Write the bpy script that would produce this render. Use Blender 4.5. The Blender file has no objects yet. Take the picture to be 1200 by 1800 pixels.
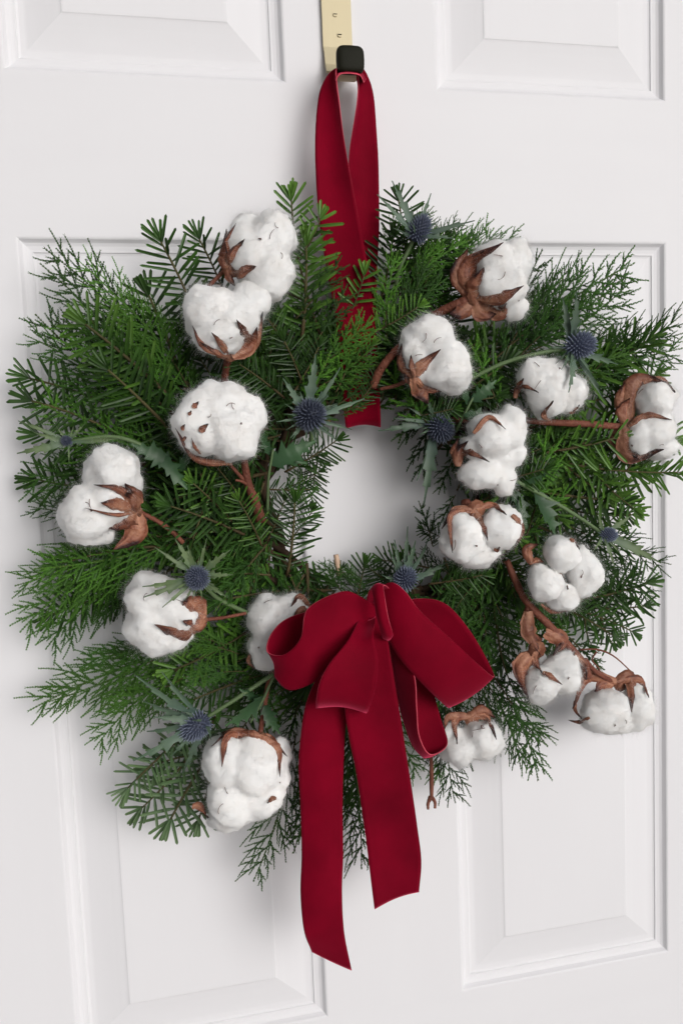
import bpy, math, random
import numpy as np
from mathutils import Vector, Matrix, noise
random.seed(7); rng = np.random.default_rng(7)
S = bpy.context.scene; COL = S.collection
PI = math.pi

# ---------------------------------------------------------------- camera
F, CX, CY, CZ, YAW, PIT, ROL = 1471.1, -.199, -.7545, .0993, .2141, .095, -.0408
def cam_axes():
    cy, sy, cp, sp = math.cos(YAW), math.sin(YAW), math.cos(PIT), math.sin(PIT)
    d = Vector((sy*cp, cy*cp, -sp)); r = Vector((cy, -sy, 0)); u = r.cross(d)
    c, s = math.cos(ROL), math.sin(ROL)
    return r*c + u*s, -r*s + u*c, d
RX, UX, DX = cam_axes(); CP = Vector((CX, CY, CZ))
cam = bpy.data.objects.new('camera', bpy.data.cameras.new('camera')); COL.objects.link(cam)
M = Matrix((RX, UX, -DX)).transposed().to_4x4(); M.translation = CP
cam.matrix_world = M
cam.data.sensor_fit = 'VERTICAL'; cam.data.sensor_height = 36; cam.data.lens = F/1800*36
cam.data.clip_start = .02; cam.data.clip_end = 100
S.camera = cam
def P(x, y, d):
    """point of the photograph's pixel x, y at d metres in front of the door face"""
    d = d*.76
    v = DX + RX*((x-600)/F) + UX*((900-y)/F)
    t = (-d - CY)/v.y
    return CP + v*t
def mpp(d): return (-CY - d*.76)/F*1.03      # metres per photo pixel at depth d

# ---------------------------------------------------------------- light
SUN_EL, SUN_AZ = math.radians(14), math.radians(24)      # from the right of the door, in front of it
w = bpy.data.worlds.new("World"); S.world = w; w.use_nodes = True
nt = w.node_tree; bg = nt.nodes['Background']
sky = nt.nodes.new('ShaderNodeTexSky'); sky.sky_type = 'NISHITA'; sky.sun_disc = False
sky.sun_elevation = SUN_EL; sky.sun_rotation = PI - SUN_AZ
sky.air_density = 1; sky.dust_density = 4; sky.ozone_density = 1
hs = nt.nodes.new('ShaderNodeHueSaturation'); hs.inputs['Saturation'].default_value = .18
nt.links.new(sky.outputs[0], hs.inputs['Color']); nt.links.new(hs.outputs[0], bg.inputs[0])
bg.inputs[1].default_value = .09
sl = bpy.data.lights.new('sun', 'SUN'); sl.energy = 1.5; sl.angle = math.radians(42); sl.color = (1, .985, .975)
so = bpy.data.objects.new('sun', sl); COL.objects.link(so)
to_sun = Vector((math.sin(SUN_AZ)*math.cos(SUN_EL), -math.cos(SUN_AZ)*math.cos(SUN_EL), math.sin(SUN_EL)))
so.rotation_euler = to_sun.to_track_quat('Z', 'Y').to_euler()
S.view_settings.view_transform = 'Standard'; S.view_settings.look = 'None'
S.view_settings.exposure = -.13; S.view_settings.gamma = 1
S.render.engine = 'CYCLES'; S.cycles.max_bounces = 8; S.cycles.diffuse_bounces = 5

# ---------------------------------------------------------------- materials
def new_mat(name):
    m = bpy.data.materials.new(name); m.use_nodes = True
    return m, m.node_tree.nodes, m.node_tree.links, m.node_tree.nodes['Principled BSDF']
def noise_bump(n, l, b, scale, dist, strength=.5, detail=4, vec=None, stretch=None):
    tc = n.new('ShaderNodeTexCoord'); mp = n.new('ShaderNodeMapping')
    if stretch: mp.inputs['Scale'].default_value = stretch
    l.new(tc.outputs['Object'], mp.inputs[0])
    t = n.new('ShaderNodeTexNoise'); t.inputs['Scale'].default_value = scale; t.inputs['Detail'].default_value = detail
    l.new(mp.outputs[0], t.inputs['Vector'])
    bp = n.new('ShaderNodeBump'); bp.inputs['Distance'].default_value = dist; bp.inputs['Strength'].default_value = strength
    l.new(t.outputs[0], bp.inputs['Height']); l.new(bp.outputs[0], b.inputs['Normal'])
    return t
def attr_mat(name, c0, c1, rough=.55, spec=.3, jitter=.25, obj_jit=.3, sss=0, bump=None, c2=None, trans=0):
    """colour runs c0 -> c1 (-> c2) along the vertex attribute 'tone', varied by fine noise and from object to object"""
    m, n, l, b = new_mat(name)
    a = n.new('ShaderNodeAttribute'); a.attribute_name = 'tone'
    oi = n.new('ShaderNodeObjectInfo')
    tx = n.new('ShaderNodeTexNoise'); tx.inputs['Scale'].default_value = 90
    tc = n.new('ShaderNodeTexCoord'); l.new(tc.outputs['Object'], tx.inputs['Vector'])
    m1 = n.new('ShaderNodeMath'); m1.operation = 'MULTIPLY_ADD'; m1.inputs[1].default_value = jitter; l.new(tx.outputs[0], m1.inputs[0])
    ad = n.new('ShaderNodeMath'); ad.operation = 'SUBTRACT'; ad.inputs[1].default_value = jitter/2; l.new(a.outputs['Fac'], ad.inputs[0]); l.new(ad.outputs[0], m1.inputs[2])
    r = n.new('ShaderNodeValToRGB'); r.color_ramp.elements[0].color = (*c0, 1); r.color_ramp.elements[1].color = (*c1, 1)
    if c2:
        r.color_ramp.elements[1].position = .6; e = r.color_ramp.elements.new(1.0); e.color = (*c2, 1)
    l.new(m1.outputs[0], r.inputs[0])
    h = n.new('ShaderNodeHueSaturation')
    m2 = n.new('ShaderNodeMath'); m2.operation = 'MULTIPLY_ADD'; m2.inputs[1].default_value = obj_jit; m2.inputs[2].default_value = 1-obj_jit/2
    l.new(oi.outputs['Random'], m2.inputs[0]); l.new(m2.outputs[0], h.inputs['Value'])
    l.new(r.outputs[0], h.inputs['Color']); l.new(h.outputs[0], b.inputs['Base Color'])
    b.inputs['Roughness'].default_value = rough; b.inputs['Specular IOR Level'].default_value = spec
    if sss: b.inputs['Subsurface Weight'].default_value = sss; b.inputs['Subsurface Scale'].default_value = .004
    if bump: noise_bump(n, l, b, *bump)
    return m
MAT = {}
def mk_paint():
    m, n, l, b = new_mat('white_door_paint')
    b.inputs['Roughness'].default_value = .5; b.inputs['Specular IOR Level'].default_value = .25
    t = noise_bump(n, l, b, 60, .0004, .35, 6, stretch=(1, 1, .25))
    t2 = n.new('ShaderNodeTexNoise'); t2.inputs['Scale'].default_value = 3; t2.inputs['Detail'].default_value = 3
    r = n.new('ShaderNodeValToRGB'); r.color_ramp.elements[0].color = (.765, .758, .785, 1); r.color_ramp.elements[1].color = (.795, .79, .815, 1)
    l.new(t2.outputs[0], r.inputs[0]); l.new(r.outputs[0], b.inputs['Base Color'])
    return m
MAT['paint'] = mk_paint()
def mk_brass():
    m, n, l, b = new_mat('brushed_brass')
    b.inputs['Base Color'].default_value = (.57, .50, .34, 1); b.inputs['Metallic'].default_value = .5; b.inputs['Roughness'].default_value = .62
    noise_bump(n, l, b, 300, .0002, .5, 3, stretch=(1, 1, .05))
    return m
MAT['brass'] = mk_brass()
def mk_cap():
    m, n, l, b = new_mat('dark_bronze_rubber')
    b.inputs['Base Color'].default_value = (.008, .008, .003, 1); b.inputs['Roughness'].default_value = .65; b.inputs['Specular IOR Level'].default_value = .2
    noise_bump(n, l, b, 700, .0004, .4)
    return m
MAT['cap'] = mk_cap()
def mk_velvet(name, col, sheen):
    m, n, l, b = new_mat(name)
    b.inputs['Roughness'].default_value = .75; b.inputs['Specular IOR Level'].default_value = .05
    b.inputs['Sheen Weight'].default_value = sheen; b.inputs['Sheen Roughness'].default_value = .35
    b.inputs['Sheen Tint'].default_value = (.95, .09, .20, 1)
    tc = n.new('ShaderNodeTexCoord'); t2 = n.new('ShaderNodeTexNoise'); t2.inputs['Scale'].default_value = 14; t2.inputs['Detail'].default_value = 6
    l.new(tc.outputs['Object'], t2.inputs['Vector'])
    r = n.new('ShaderNodeValToRGB'); r.color_ramp.elements[0].position = .3; r.color_ramp.elements[1].position = .75
    r.color_ramp.elements[0].color = tuple(c*.66 for c in col)+(1,); r.color_ramp.elements[1].color = tuple(c*1.35 for c in col)+(1,)
    l.new(t2.outputs[0], r.inputs[0]); l.new(r.outputs[0], b.inputs['Base Color'])
    noise_bump(n, l, b, 1500, .0003, .5, 2)
    return m
MAT['velvet'] = mk_velvet('crimson_velvet', (.180, .0008, .012), 1.0)
MAT['selvedge'] = mk_velvet('woven_ribbon_edge', (.62, .09, .13), .3)
def mk_cotton():
    m, n, l, b = new_mat('raw_cotton')
    b.inputs['Roughness'].default_value = .95; b.inputs['Specular IOR Level'].default_value = .1
    b.inputs['Subsurface Weight'].default_value = .35; b.inputs['Subsurface Scale'].default_value = .006
    b.inputs['Subsurface Radius'].default_value = (1, .9, .85)
    tc = n.new('ShaderNodeTexCoord'); t2 = n.new('ShaderNodeTexNoise'); t2.inputs['Scale'].default_value = 60; t2.inputs['Detail'].default_value = 6
    l.new(tc.outputs['Object'], t2.inputs['Vector'])
    r = n.new('ShaderNodeValToRGB'); r.color_ramp.elements[0].position = .28; r.color_ramp.elements[1].position = .55
    r.color_ramp.elements[0].color = (.90, .88, .86, 1); r.color_ramp.elements[1].color = (.95, .945, .94, 1)
    l.new(t2.outputs[0], r.inputs[0]); l.new(r.outputs[0], b.inputs['Base Color'])
    return m
MAT['cotton'] = mk_cotton()
MAT['husk'] = attr_mat('dried_husk', (.37, .175, .105), (.19, .062, .034), .5, .4, 1.1, .5, bump=(330, .0018, .8), c2=(.030, .009, .009))
MAT['bark'] = attr_mat('cotton_stem_bark', (.13, .038, .024), (.24, .085, .052), .6, .3, 1.2, .3, bump=(400, .002, .8))
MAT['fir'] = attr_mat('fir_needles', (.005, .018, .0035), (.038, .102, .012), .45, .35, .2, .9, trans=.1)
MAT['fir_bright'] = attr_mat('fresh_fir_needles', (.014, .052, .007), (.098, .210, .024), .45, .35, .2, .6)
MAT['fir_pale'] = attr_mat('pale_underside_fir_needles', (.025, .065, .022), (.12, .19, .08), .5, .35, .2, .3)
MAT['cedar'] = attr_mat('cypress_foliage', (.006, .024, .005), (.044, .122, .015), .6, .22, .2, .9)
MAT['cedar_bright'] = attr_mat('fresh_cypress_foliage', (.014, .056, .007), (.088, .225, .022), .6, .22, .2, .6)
MAT['twig'] = attr_mat('green_brown_twig', (.07, .045, .022), (.075, .075, .028), .7, .2, .5, .4)
MAT['bract'] = attr_mat('grey_green_bract', (.060, .100, .092), (.085, .130, .085), .5, .35, .8, .5, c2=(.045, .085, .05))
MAT['bract_green'] = attr_mat('green_bract', (.085, .135, .095), (.115, .165, .07), .5, .35, .4, .3, c2=(.07, .11, .05))
MAT['thistle'] = attr_mat('blue_thistle_head', (.045, .055, .095), (.15, .175, .25), .6, .3, .2, .8, c2=(.30, .34, .42))
MAT['thistle_stem'] = attr_mat('thistle_stem', (.09, .14, .06), (.12, .18, .08), .5, .3, .5, .2)
MAT['leaf'] = attr_mat('thistle_leaf', (.020, .055, .022), (.040, .10, .035), .45, .4, .6, .3)
def mk_simple(name, c, rough=.6, bump=None):
    m, n, l, b = new_mat(name); b.inputs['Base Color'].default_value = (*c, 1); b.inputs['Roughness'].default_value = rough
    if bump: noise_bump(n, l, b, *bump)
    return m
MAT['paving'] = mk_simple('pale_paving', (.42, .41, .40), .8, (30, .01, .5))  # for the added ground, pale to reflect fill light upwards
MAT['pith'] = mk_simple('pale_cut_wood', (.60, .42, .30), .7, (300, .001, .5))
MAT['strand'] = mk_simple('dark_dry_fibre', (.13, .06, .05), .7)
MAT['vine'] = attr_mat('vine_bark', (.030, .018, .011), (.055, .032, .018), .8, .2, .8, .3, bump=(300, .001, .8))

# ---------------------------------------------------------------- mesh helpers
class MB:
    def __init__(s): s.v = []; s.f = []; s.t = []; s.mi = []
    def add(s, vs, fs, tone=0., mi=0):
        o = len(s.v); s.v.extend(tuple(v) for v in vs)
        s.t.extend(tone if hasattr(tone, '__len__') else [tone]*len(vs))
        s.f.extend([tuple(i+o for i in f) for f in fs]); s.mi.extend([mi]*len(fs))
    def mesh(s, name, mats, smooth=True):
        me = bpy.data.meshes.new(name); me.from_pydata(s.v, [], s.f); 
        a = me.attributes.new('tone', 'FLOAT', 'POINT'); a.data.foreach_set('value', np.array(s.t, dtype=np.float32))
        for m in (mats if isinstance(mats, (list, tuple)) else [mats]): me.materials.append(MAT[m])
        me.polygons.foreach_set('material_index', s.mi)
        if smooth: me.polygons.foreach_set('use_smooth', [True]*len(s.f))
        me.update(); return me
def frames(pts):
    pts = [Vector(p) for p in pts]; T = []
    for i in range(len(pts)):
        a = pts[max(i-1, 0)]; b = pts[min(i+1, len(pts)-1)]; T.append((b-a).normalized())
    n = T[0].orthogonal().normalized(); N = [n]
    for i in range(1, len(T)):
        n = (n - T[i]*n.dot(T[i])).normalized(); N.append(n)
    return pts, T, N
def tube(mb, pts, r0, r1=None, sides=6, tone=0., tone1=None, knob=0., mi=0):
    pts, T, N = frames(pts); r1 = r0 if r1 is None else r1; tone1 = tone if tone1 is None else tone1
    vs, fs, ts = [], [], []; n = len(pts)
    for i, p in enumerate(pts):
        k = i/(n-1); r = (r0*(1-k)+r1*k)*(1+knob*random.uniform(-1, 1)); B = T[i].cross(N[i])
        for j in range(sides):
            a = 2*PI*j/sides; vs.append(p + (N[i]*math.cos(a)+B*math.sin(a))*r); ts.append(tone*(1-k)+tone1*k)
    for i in range(n-1):
        for j in range(sides):
            a = i*sides+j; b = i*sides+(j+1) % sides; fs.append((a, b, b+sides, a+sides))
    fs.append(tuple(range(sides))[::-1]); fs.append(tuple((n-1)*sides+j for j in range(sides)))
    mb.add(vs, fs, ts, mi)
def spline(pts, n):
    """Catmull-Rom through tuples of any length"""
    P_ = np.array(pts, float); m = len(P_)
    out = []
    for k in range(n):
        u = k/(n-1)*(m-1); i = min(int(u), m-2); t = u-i
        p0 = P_[max(i-1, 0)]; p1 = P_[i]; p2 = P_[i+1]; p3 = P_[min(i+2, m-1)]
        if i == 0: p0 = 2*p1-p2
        if i == m-2: p3 = 2*p2-p1
        out.append(.5*((2*p1)+(-p0+p2)*t+(2*p0-5*p1+4*p2-p3)*t*t+(-p0+3*p1-3*p2+p3)*t**3))
    return out
def px_path(pts, n): return [P(*q) for q in spline(pts, n)]
def obj(name, me, parent=None, mat=None):
    o = bpy.data.objects.new(name, me); COL.objects.link(o)
    if parent: o.parent = parent
    if mat is not None: o.matrix_local = mat
    return o
def empty(name, loc, label, cat, group=None):
    o = bpy.data.objects.new(name, None); o.empty_display_size = .02; o.location = loc; COL.objects.link(o)
    o['label'] = label; o['category'] = cat
    if group: o['group'] = group
    return o
def child(name, mb, mats, root, smooth=True, kind=None, label=None):
    """mesh given in world coordinates, linked as a part of root"""
    me = mb.mesh(name, mats, smooth); o = obj(name, me, root)
    r = root; off = Vector((0, 0, 0))
    while r: off += r.location; r = r.parent
    me.transform(Matrix.Translation(-off))
    if kind: o['kind'] = kind
    if label: o['label'] = label
    return o

# ---------------------------------------------------------------- door
W_, MU, B_, Z1, Z2, Z3 = .235, .1356, .0487, .4043, .2731, -.4677
xs = [(-MU/2-W_, -MU/2), (MU/2, MU/2+W_)]; ZT = 1.02; STL = .115
Z4, Z5 = Z3-.13, -1.38; zr = [(Z1, ZT), (Z3, Z2), (Z5, Z4)]
DL, DR, DB, DT = -MU/2-W_-STL, MU/2+W_+STL, -1.597, ZT+.12
door = empty('panelled_door', (0, 0, DB), 'white painted panelled door behind the wreath', 'door')
def box(mb, x0, x1, y0, y1, z0, z1, mi=0):
    vs = [(x, y, z) for x in (x0, x1) for y in (y0, y1) for z in (z0, z1)]
    mb.add(vs, [(0, 1, 3, 2), (4, 6, 7, 5), (0, 4, 5, 1), (2, 3, 7, 6), (0, 2, 6, 4), (1, 5, 7, 3)], 0, mi)
X = [DL, xs[0][0], xs[0][1], xs[1][0], xs[1][1], DR]
for a, b in ((0, 1), (4, 5)):
    mb = MB(); box(mb, X[a], X[b], 0, .04, DB, DT); child('stile', mb, 'paint', door, False)
for z0, z1 in ((DB, Z5), (Z4, Z3), (Z2, Z1), (ZT, DT)):
    mb = MB(); box(mb, X[1], X[4], 0, .04, z0, z1); child('rail', mb, 'paint', door, False)
for z0, z1 in ((Z5, Z4), (Z3, Z2), (Z1, ZT)):
    mb = MB(); box(mb, X[2], X[3], 0, .04, z0, z1); child('mullion', mb, 'paint', door, False)
prof = [(0, 0), (.0012, .0002), (.0025, .0012), (.0035, .0035), (.0050, .0062), (.0075, .0080), (.0105, .0088), (.0125, .0089), (.0132, .0104), (.0150, .0112),
        (.0190, .0112), (.0205, .0110), (.0300, .0085), (.0400, .0058), (B_-.0015, .0036), (B_, .0030), (B_+.001, .0022), (B_+.003, .0020)]
for (x0, x1) in xs:
    for (z0, z1) in zr:
        mb = MB(); vs = []; fs = []
        for (i, dpt) in prof:
            dpt *= .68
            vs += [(x0+i, dpt, z0+i), (x1-i, dpt, z0+i), (x1-i, dpt, z1-i), (x0+i, dpt, z1-i)]
        for k in range(len(prof)-1):
            for j in range(4):
                a = k*4+j; b = k*4+(j+1) % 4; fs.append((a, b, b+4, a+4))
        n = (len(prof)-1)*4; fs.append((n, n+1, n+2, n+3))
        mb.add(vs, fs); o = child('raised_panel', mb, 'paint', door, False)
# wall and casing beyond the frame of the picture
wl = MB(); box(wl, -3, DL-.075, .02, .12, -1.6, 2.2); box(wl, DR+.075, 3, .02, .12, -1.6, 2.2); box(wl, DL-.075, DR+.075, .02, .12, DT+.075, 2.2)
wo = obj('wall', wl.mesh('wall', 'paint', False)); wo['kind'] = 'structure'
gm = MB(); box(gm, -8, 8, -12, 4, -1.75, -1.6); go = obj('ground', gm.mesh('ground', 'paving', False)); go['kind'] = 'structure'  # unseen floor, added to bounce fill light onto the undersides
cs = empty('door_casing', (0, 0, DB), 'white moulded casing around the panelled door, outside the picture', 'door casing')
for x0, x1, z0, z1 in ((DL-.075, DL-.004, DB, DT+.004), (DR+.004, DR+.075, DB, DT+.004), (DL-.075, DR+.075, DT+.004, DT+.075)):
    mb = MB(); box(mb, x0, x1, -.012, .03, z0, z1); o = child('casing_board', mb, 'paint', cs, False)
    bv = o.modifiers.new('bevel', 'BEVEL'); bv.width = .004; bv.segments = 3

# ---------------------------------------------------------------- hanger
hk = empty('wreath_hanger', P(593, 110, .003), 'flat brass over-door hanger whose hook ends in a dark square knob', 'wreath hanger')
mb = MB()
cen = spline([(590, -60, .0035), (590, 40, .0035), (592, 85, .0035), (595, 130, .004)], 14)
ztop = DT
def strip(mb, cpts, hw, th):
    vs, fs = [], []; n = len(cpts)
    for i, (x, y, z) in enumerate(cpts):
        a = cpts[max(i-1, 0)]; b = cpts[min(i+1, n-1)]
        t = (Vector(b)-Vector(a)).normalized(); nn = Vector((1, 0, 0)).cross(t).normalized()
        for sx, sn in ((-1, -1), (1, -1), (1, 1), (-1, 1)):
            vs.append(Vector((x, y, z)) + Vector((sx*hw, 0, 0)) + nn*(sn*th/2))
    for i in range(n-1):
        for j in range(4):
            a = i*4+j; b = i*4+(j+1) % 4; fs.append((a, b, b+4, a+4))
    fs.append((0, 1, 2, 3)); fs.append(tuple(4*(n-1)+j for j in (3, 2, 1, 0)))
    mb.add(vs, fs)
c0 = P(592, 60, .003); zb = P(592, 134, .006).z
path = [(c0.x-.002, .052, DT-.04), (c0.x-.002, .052, DT+.004), (c0.x-.002, .046, DT+.0045), (c0.x-.002, .0, DT+.0045), (c0.x-.002, -.003, DT+.001), (c0.x, -.003, c0.z+.05),
        (c0.x, -.003, c0.z-.012), (c0.x+.0005, -.004, zb+.02), (c0.x+.0005, -.007, zb+.008), (c0.x+.0005, -.012, zb), ]
strip(mb, path, .0131, .0022); child('strip', mb, 'brass', hk, False)
mb = MB()
hp = [(c0.x+.0005, -.012, zb)] + [tuple(P(*q)) for q in ((598, 138, .024), (604, 141, .038), (610, 138, .050), (614, 126, .058), (615, 112, .060))]
hp = [tuple(q) for q in spline(hp, 16)]
strip(mb, hp, .0085, .0022); child('hook_arm', mb, 'brass', hk, False)
mb = MB(); kc = P(615, 106, .060)
N = 20; K = 12; vs = []; fs = []; ts = []
for i in range(K+1):
    ph = PI*i/K
    for j in range(N):
        th = 2*PI*j/N; e = .48
        sg = lambda v, p: math.copysign(abs(v)**p, v)
        vs.append(kc + Vector((.0118*sg(math.sin(ph), e)*sg(math.cos(th), e)*(1-.03*math.cos(ph)), .0055*sg(math.cos(ph), .6), .0112*sg(math.sin(ph), e)*sg(math.sin(th), e))))
for i in range(K):
    for j in range(N):
        a = i*N+j; b = i*N+(j+1) % N; fs.append((a, b, b+N, a+N))
mb.add(vs, fs); child('knob', mb, 'cap', hk)
for (x, y) in ((589, 25), (597, 61)):
    mb = MB(); q = P(x, y, .0062)
    tube(mb, [q+Vector((0, .002, 0)), q+Vector((0, -.0004, 0))], .0022, .0020, 14); box(mb, q.x-.0016, q.x+.0016, q.y-.0008, q.y-.0002, q.z-.0003, q.z+.0003, 1)
    child('screw', mb, ['brass', 'cap'], hk, False)

# ---------------------------------------------------------------- ribbons
def ribbon(name, root, e1, e2, n=70, m=12, bulge=.0, wave=.0, th=.0009, ends=False, seed=0, label=None):
    A = px_path(e1, n); Bp = px_path(e2, n)
    top, bot = [], []
    grid = []
    for i in range(n):
        row = []
        for j in range(m+1):
            u = j/m; row.append(A[i].lerp(Bp[i], u))
        grid.append(row)
    nor = []
    for i in range(n):
        r = []
        for j in range(m+1):
            t = grid[min(i+1, n-1)][j]-grid[max(i-1, 0)][j]; s = grid[i][min(j+1, m)]-grid[i][max(j-1, 0)]
            r.append(t.cross(s).normalized())
        nor.append(r)
    for i in range(n):
        for j in range(m+1):
            u = j/m
            k = bulge*math.sin(PI*u) + wave*math.sin(i/n*9+seed)*math.sin(PI*u*1.0) + .0006*noise.noise(Vector((i*.09, j*.12, seed*3.1)))
            grid[i][j] = grid[i][j] + nor[i][j]*k
    vs = []
    for s in (1, -1):
        for i in range(n):
            for j in range(m+1): vs.append(grid[i][j]+nor[i][j]*(s*th/2))
    W1 = m+1; off = n*W1; f0, f1 = [], []
    for i in range(n-1):
        for j in range(m):
            a = i*W1+j; f0.append((a, a+1, a+1+W1, a+W1)); f0.append(tuple(off+q for q in (a, a+W1, a+1+W1, a+1)))
        for j in (0, m):
            a = i*W1+j; q = (a, a+W1, off+a+W1, off+a); f1.append(q if j == 0 else q[::-1])
    for j in range(m):
        for i in (0, n-1):
            a = i*W1+j; q = (a, off+a, off+a+1, a+1); f1.append(q if i == 0 else q[::-1])
    mb = MB(); mb.add(vs, f0); mb.f += f1; mb.mi += [1]*len(f1)
    return child(name, mb, ['velvet', 'selvedge'], root, label=label)

hr = empty('hanging_ribbon', P(615, 140, .045), 'long crimson velvet ribbon looped from the brass hook down around the top of the wreath', 'ribbon')
# left strand
ribbon('ribbon_strand', hr,
       [(600, 124, .046), (588, 122, .046), (572, 138, .045), (560, 170, .043), (554, 235, .044), (555, 310, .05), (562, 400, .06), (575, 480, .068), (590, 560, .07), (600, 650, .07), (604, 715, .068), (607, 748, .06), (608, 742, .045), (606, 650, .02), (600, 560, .012)],
       [(606, 126, .058), (590, 124, .060), (596, 180, .060), (603, 235, .060), (614, 300, .064), (630, 385, .072), (645, 460, .078), (656, 540, .080), (664, 640, .080), (668, 715, .076), (669, 745, .066), (668, 742, .05), (665, 650, .025), (660, 560, .015)],
       n=110, bulge=-.003, seed=1)
# right strand
ribbon('ribbon_strand', hr,
       [(606, 128, .058), (628, 130, .060), (630, 150, .058), (624, 200, .056), (614, 270, .055), (612, 330, .055), (618, 410, .056), (630, 500, .058), (640, 600, .06)],
       [(606, 122, .046), (630, 118, .046), (645, 132, .046), (656, 170, .045), (662, 240, .046), (665, 310, .048), (666, 400, .05), (662, 480, .052), (660, 600, .055)],
       n=80, bulge=-.0045, seed=2)
# strand turned edge-on at the right, behind
ribbon('ribbon_strand', hr,
       [(634, 124, .040), (648, 140, .038), (657, 190, .040), (662, 260, .042), (664, 330, .044), (664, 430, .046)],
       [(630, 126, .020), (644, 142, .020), (652, 190, .022), (654, 260, .024), (655, 330, .028), (655, 430, .03)],
       n=50, seed=3)
# band over the hook
ribbon('ribbon_strand', hr, [(588, 136, .040), (594, 126, .036), (606, 121, .034), (622, 121, .034), (636, 126, .036), (644, 138, .040)],
       [(590, 142, .066), (596, 131, .068), (607, 128, .070), (622, 129, .070), (634, 133, .068), (640, 145, .066)], n=30, seed=12)
bow = empty('bow', P(665, 1060, .12), 'crimson velvet bow with two long tails wired onto the bottom of the wreath', 'bow')
ribbon('bow_loop', bow,
       [(645, 1075, .095), (600, 1060, .105), (545, 1074, .115), (500, 1090, .122), (475, 1118, .130), (471, 1146, .142), (500, 1150, .158), (528, 1122, .166), (541, 1070, .164), (600, 1040, .150), (632, 1048, .142), (662, 1070, .134)],
       [(655, 1100, .095), (610, 1130, .105), (565, 1155, .112), (520, 1176, .118), (492, 1184, .128), (484, 1190, .142), (508, 1213, .158), (548, 1201, .164), (578, 1176, .155), (622, 1134, .150), (642, 1110, .144), (664, 1096, .134)],
       bulge=.002, n=90, seed=4, label='left loop of the bow, its rolled opening facing up and left')
ribbon('bow_loop', bow,
       [(680, 1062, .085), (740, 1052, .092), (785, 1063, .098), (825, 1108, .108), (856, 1160, .122), (867, 1189, .138), (838, 1166, .156), (795, 1126, .163), (740, 1076, .160), (712, 1040, .152), (690, 1024, .142), (668, 1030, .132)],
       [(680, 1095, .085), (730, 1140, .09), (765, 1190, .096), (782, 1222, .106), (790, 1237, .118), (786, 1243, .136), (762, 1222, .152), (736, 1196, .158), (708, 1165, .156), (690, 1138, .150), (678, 1112, .142), (668, 1092, .132)],
       bulge=.003, n=90, seed=5, label='large right loop of the bow, open towards the upper right')
ribbon('bow_loop', bow,
       [(632, 1085, .138), (612, 1125, .172), (580, 1165, .184), (562, 1200, .186), (555, 1236, .176), (558, 1240, .148), (575, 1195, .128), (610, 1120, .12)],
       [(660, 1085, .140), (656, 1120, .172), (664, 1160, .184), (661, 1204, .186), (648, 1246, .176), (642, 1248, .148), (645, 1195, .128), (655, 1120, .12)],
       bulge=-.003, n=80, seed=6, label='small loop hanging left below the knot')
ribbon('bow_loop', bow,
       [(682, 1120, .135), (693, 1190, .130), (704, 1250, .128), (722, 1305, .130), (741, 1328, .134), (743, 1326, .128), (728, 1270, .118), (718, 1205, .114), (708, 1130, .11)],
       [(706, 1120, .150), (729, 1190, .158), (732, 1245, .160), (737, 1295, .158), (756, 1326, .148), (786, 1308, .134), (774, 1262, .122), (758, 1205, .116), (735, 1125, .11)],
       bulge=.001, n=80, seed=7, label='small loop hanging right below the knot')
ribbon('bow_tail', bow,
       [(640, 1085, .120), (580, 1150, .124), (548, 1210, .128), (533, 1260, .126), (525, 1340, .118), (528, 1420, .110), (530, 1500, .108), (528, 1570, .112), (534, 1635, .112), (548, 1673, .104)],
       [(680, 1090, .120), (650, 1160, .128), (622, 1220, .130), (609, 1265, .128), (604, 1335, .122), (602, 1420, .116), (603, 1500, .116), (601, 1570, .118), (605, 1640, .114), (618, 1706, .102)],
       bulge=.002, wave=.0015, n=100, seed=8, label='left tail, the longer one, cut at a slant')
ribbon('bow_tail', bow,
       [(640, 1060, .128), (632, 1120, .142), (612, 1190, .146), (606, 1245, .144), (614, 1300, .138), (626, 1360, .132), (641, 1460, .124), (649, 1525, .120), (658, 1598, .110)],
       [(684, 1060, .130), (682, 1120, .144), (692, 1190, .150), (704, 1262, .146), (713, 1320, .140), (724, 1390, .132), (734, 1460, .124), (740, 1515, .118), (736, 1568, .108)],
       bulge=-.002, wave=.0012, n=100, seed=9, label='right tail, the shorter one, cut at a slant')
ribbon('knot', bow,
       [(642, 1068, .125), (646, 1046, .140), (652, 1036, .152), (656, 1050, .160), (662, 1085, .162), (670, 1116, .156), (672, 1122, .14)],
       [(688, 1060, .125), (684, 1036, .140), (674, 1030, .156), (676, 1048, .167), (682, 1085, .170), (690, 1112, .158), (690, 1118, .14)],
       bulge=.003, n=50, seed=10)

# ---------------------------------------------------------------- evergreens
def blade(mb, base, d, up, L, wd, tone0, tone1, droop=0.):
    d = d.normalized(); s = d.cross(up)
    if s.length < 1e-6: s = d.orthogonal()
    s.normalize(); u = s.cross(d)
    vs = []; ts = []
    for k, (t, q) in enumerate(((0, .45), (.3, 1), (.93, .86))):
        c = base + d*(L*t) - u*(droop*L*t*t); h = wd/2*q
        vs += [c-s*h, c-u*(h*.45), c+s*h]; ts += [tone0*(1-t)+tone1*t]*3
    vs.append(base+d*L-u*(droop*L)); ts.append(tone1)
    fs = []
    for k in (0, 3):
        fs += [(k, k+1, k+4, k+3), (k+1, k+2, k+5, k+4)]
    fs += [(6, 7, 9), (7, 8, 9)]
    mb.add(vs, fs, ts)
def curve_path(L, bend, n, zb=0.):
    pts = []; a = -bend/2; p = Vector((0, 0, 0))
    for i in range(n):
        pts.append(p.copy()); st = L/(n-1)
        p = p + Vector((math.cos(a)*st, math.sin(a)*st, math.sin(i/n*PI*1.2)*zb*st)); a += bend/(n-1)
    return pts
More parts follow.
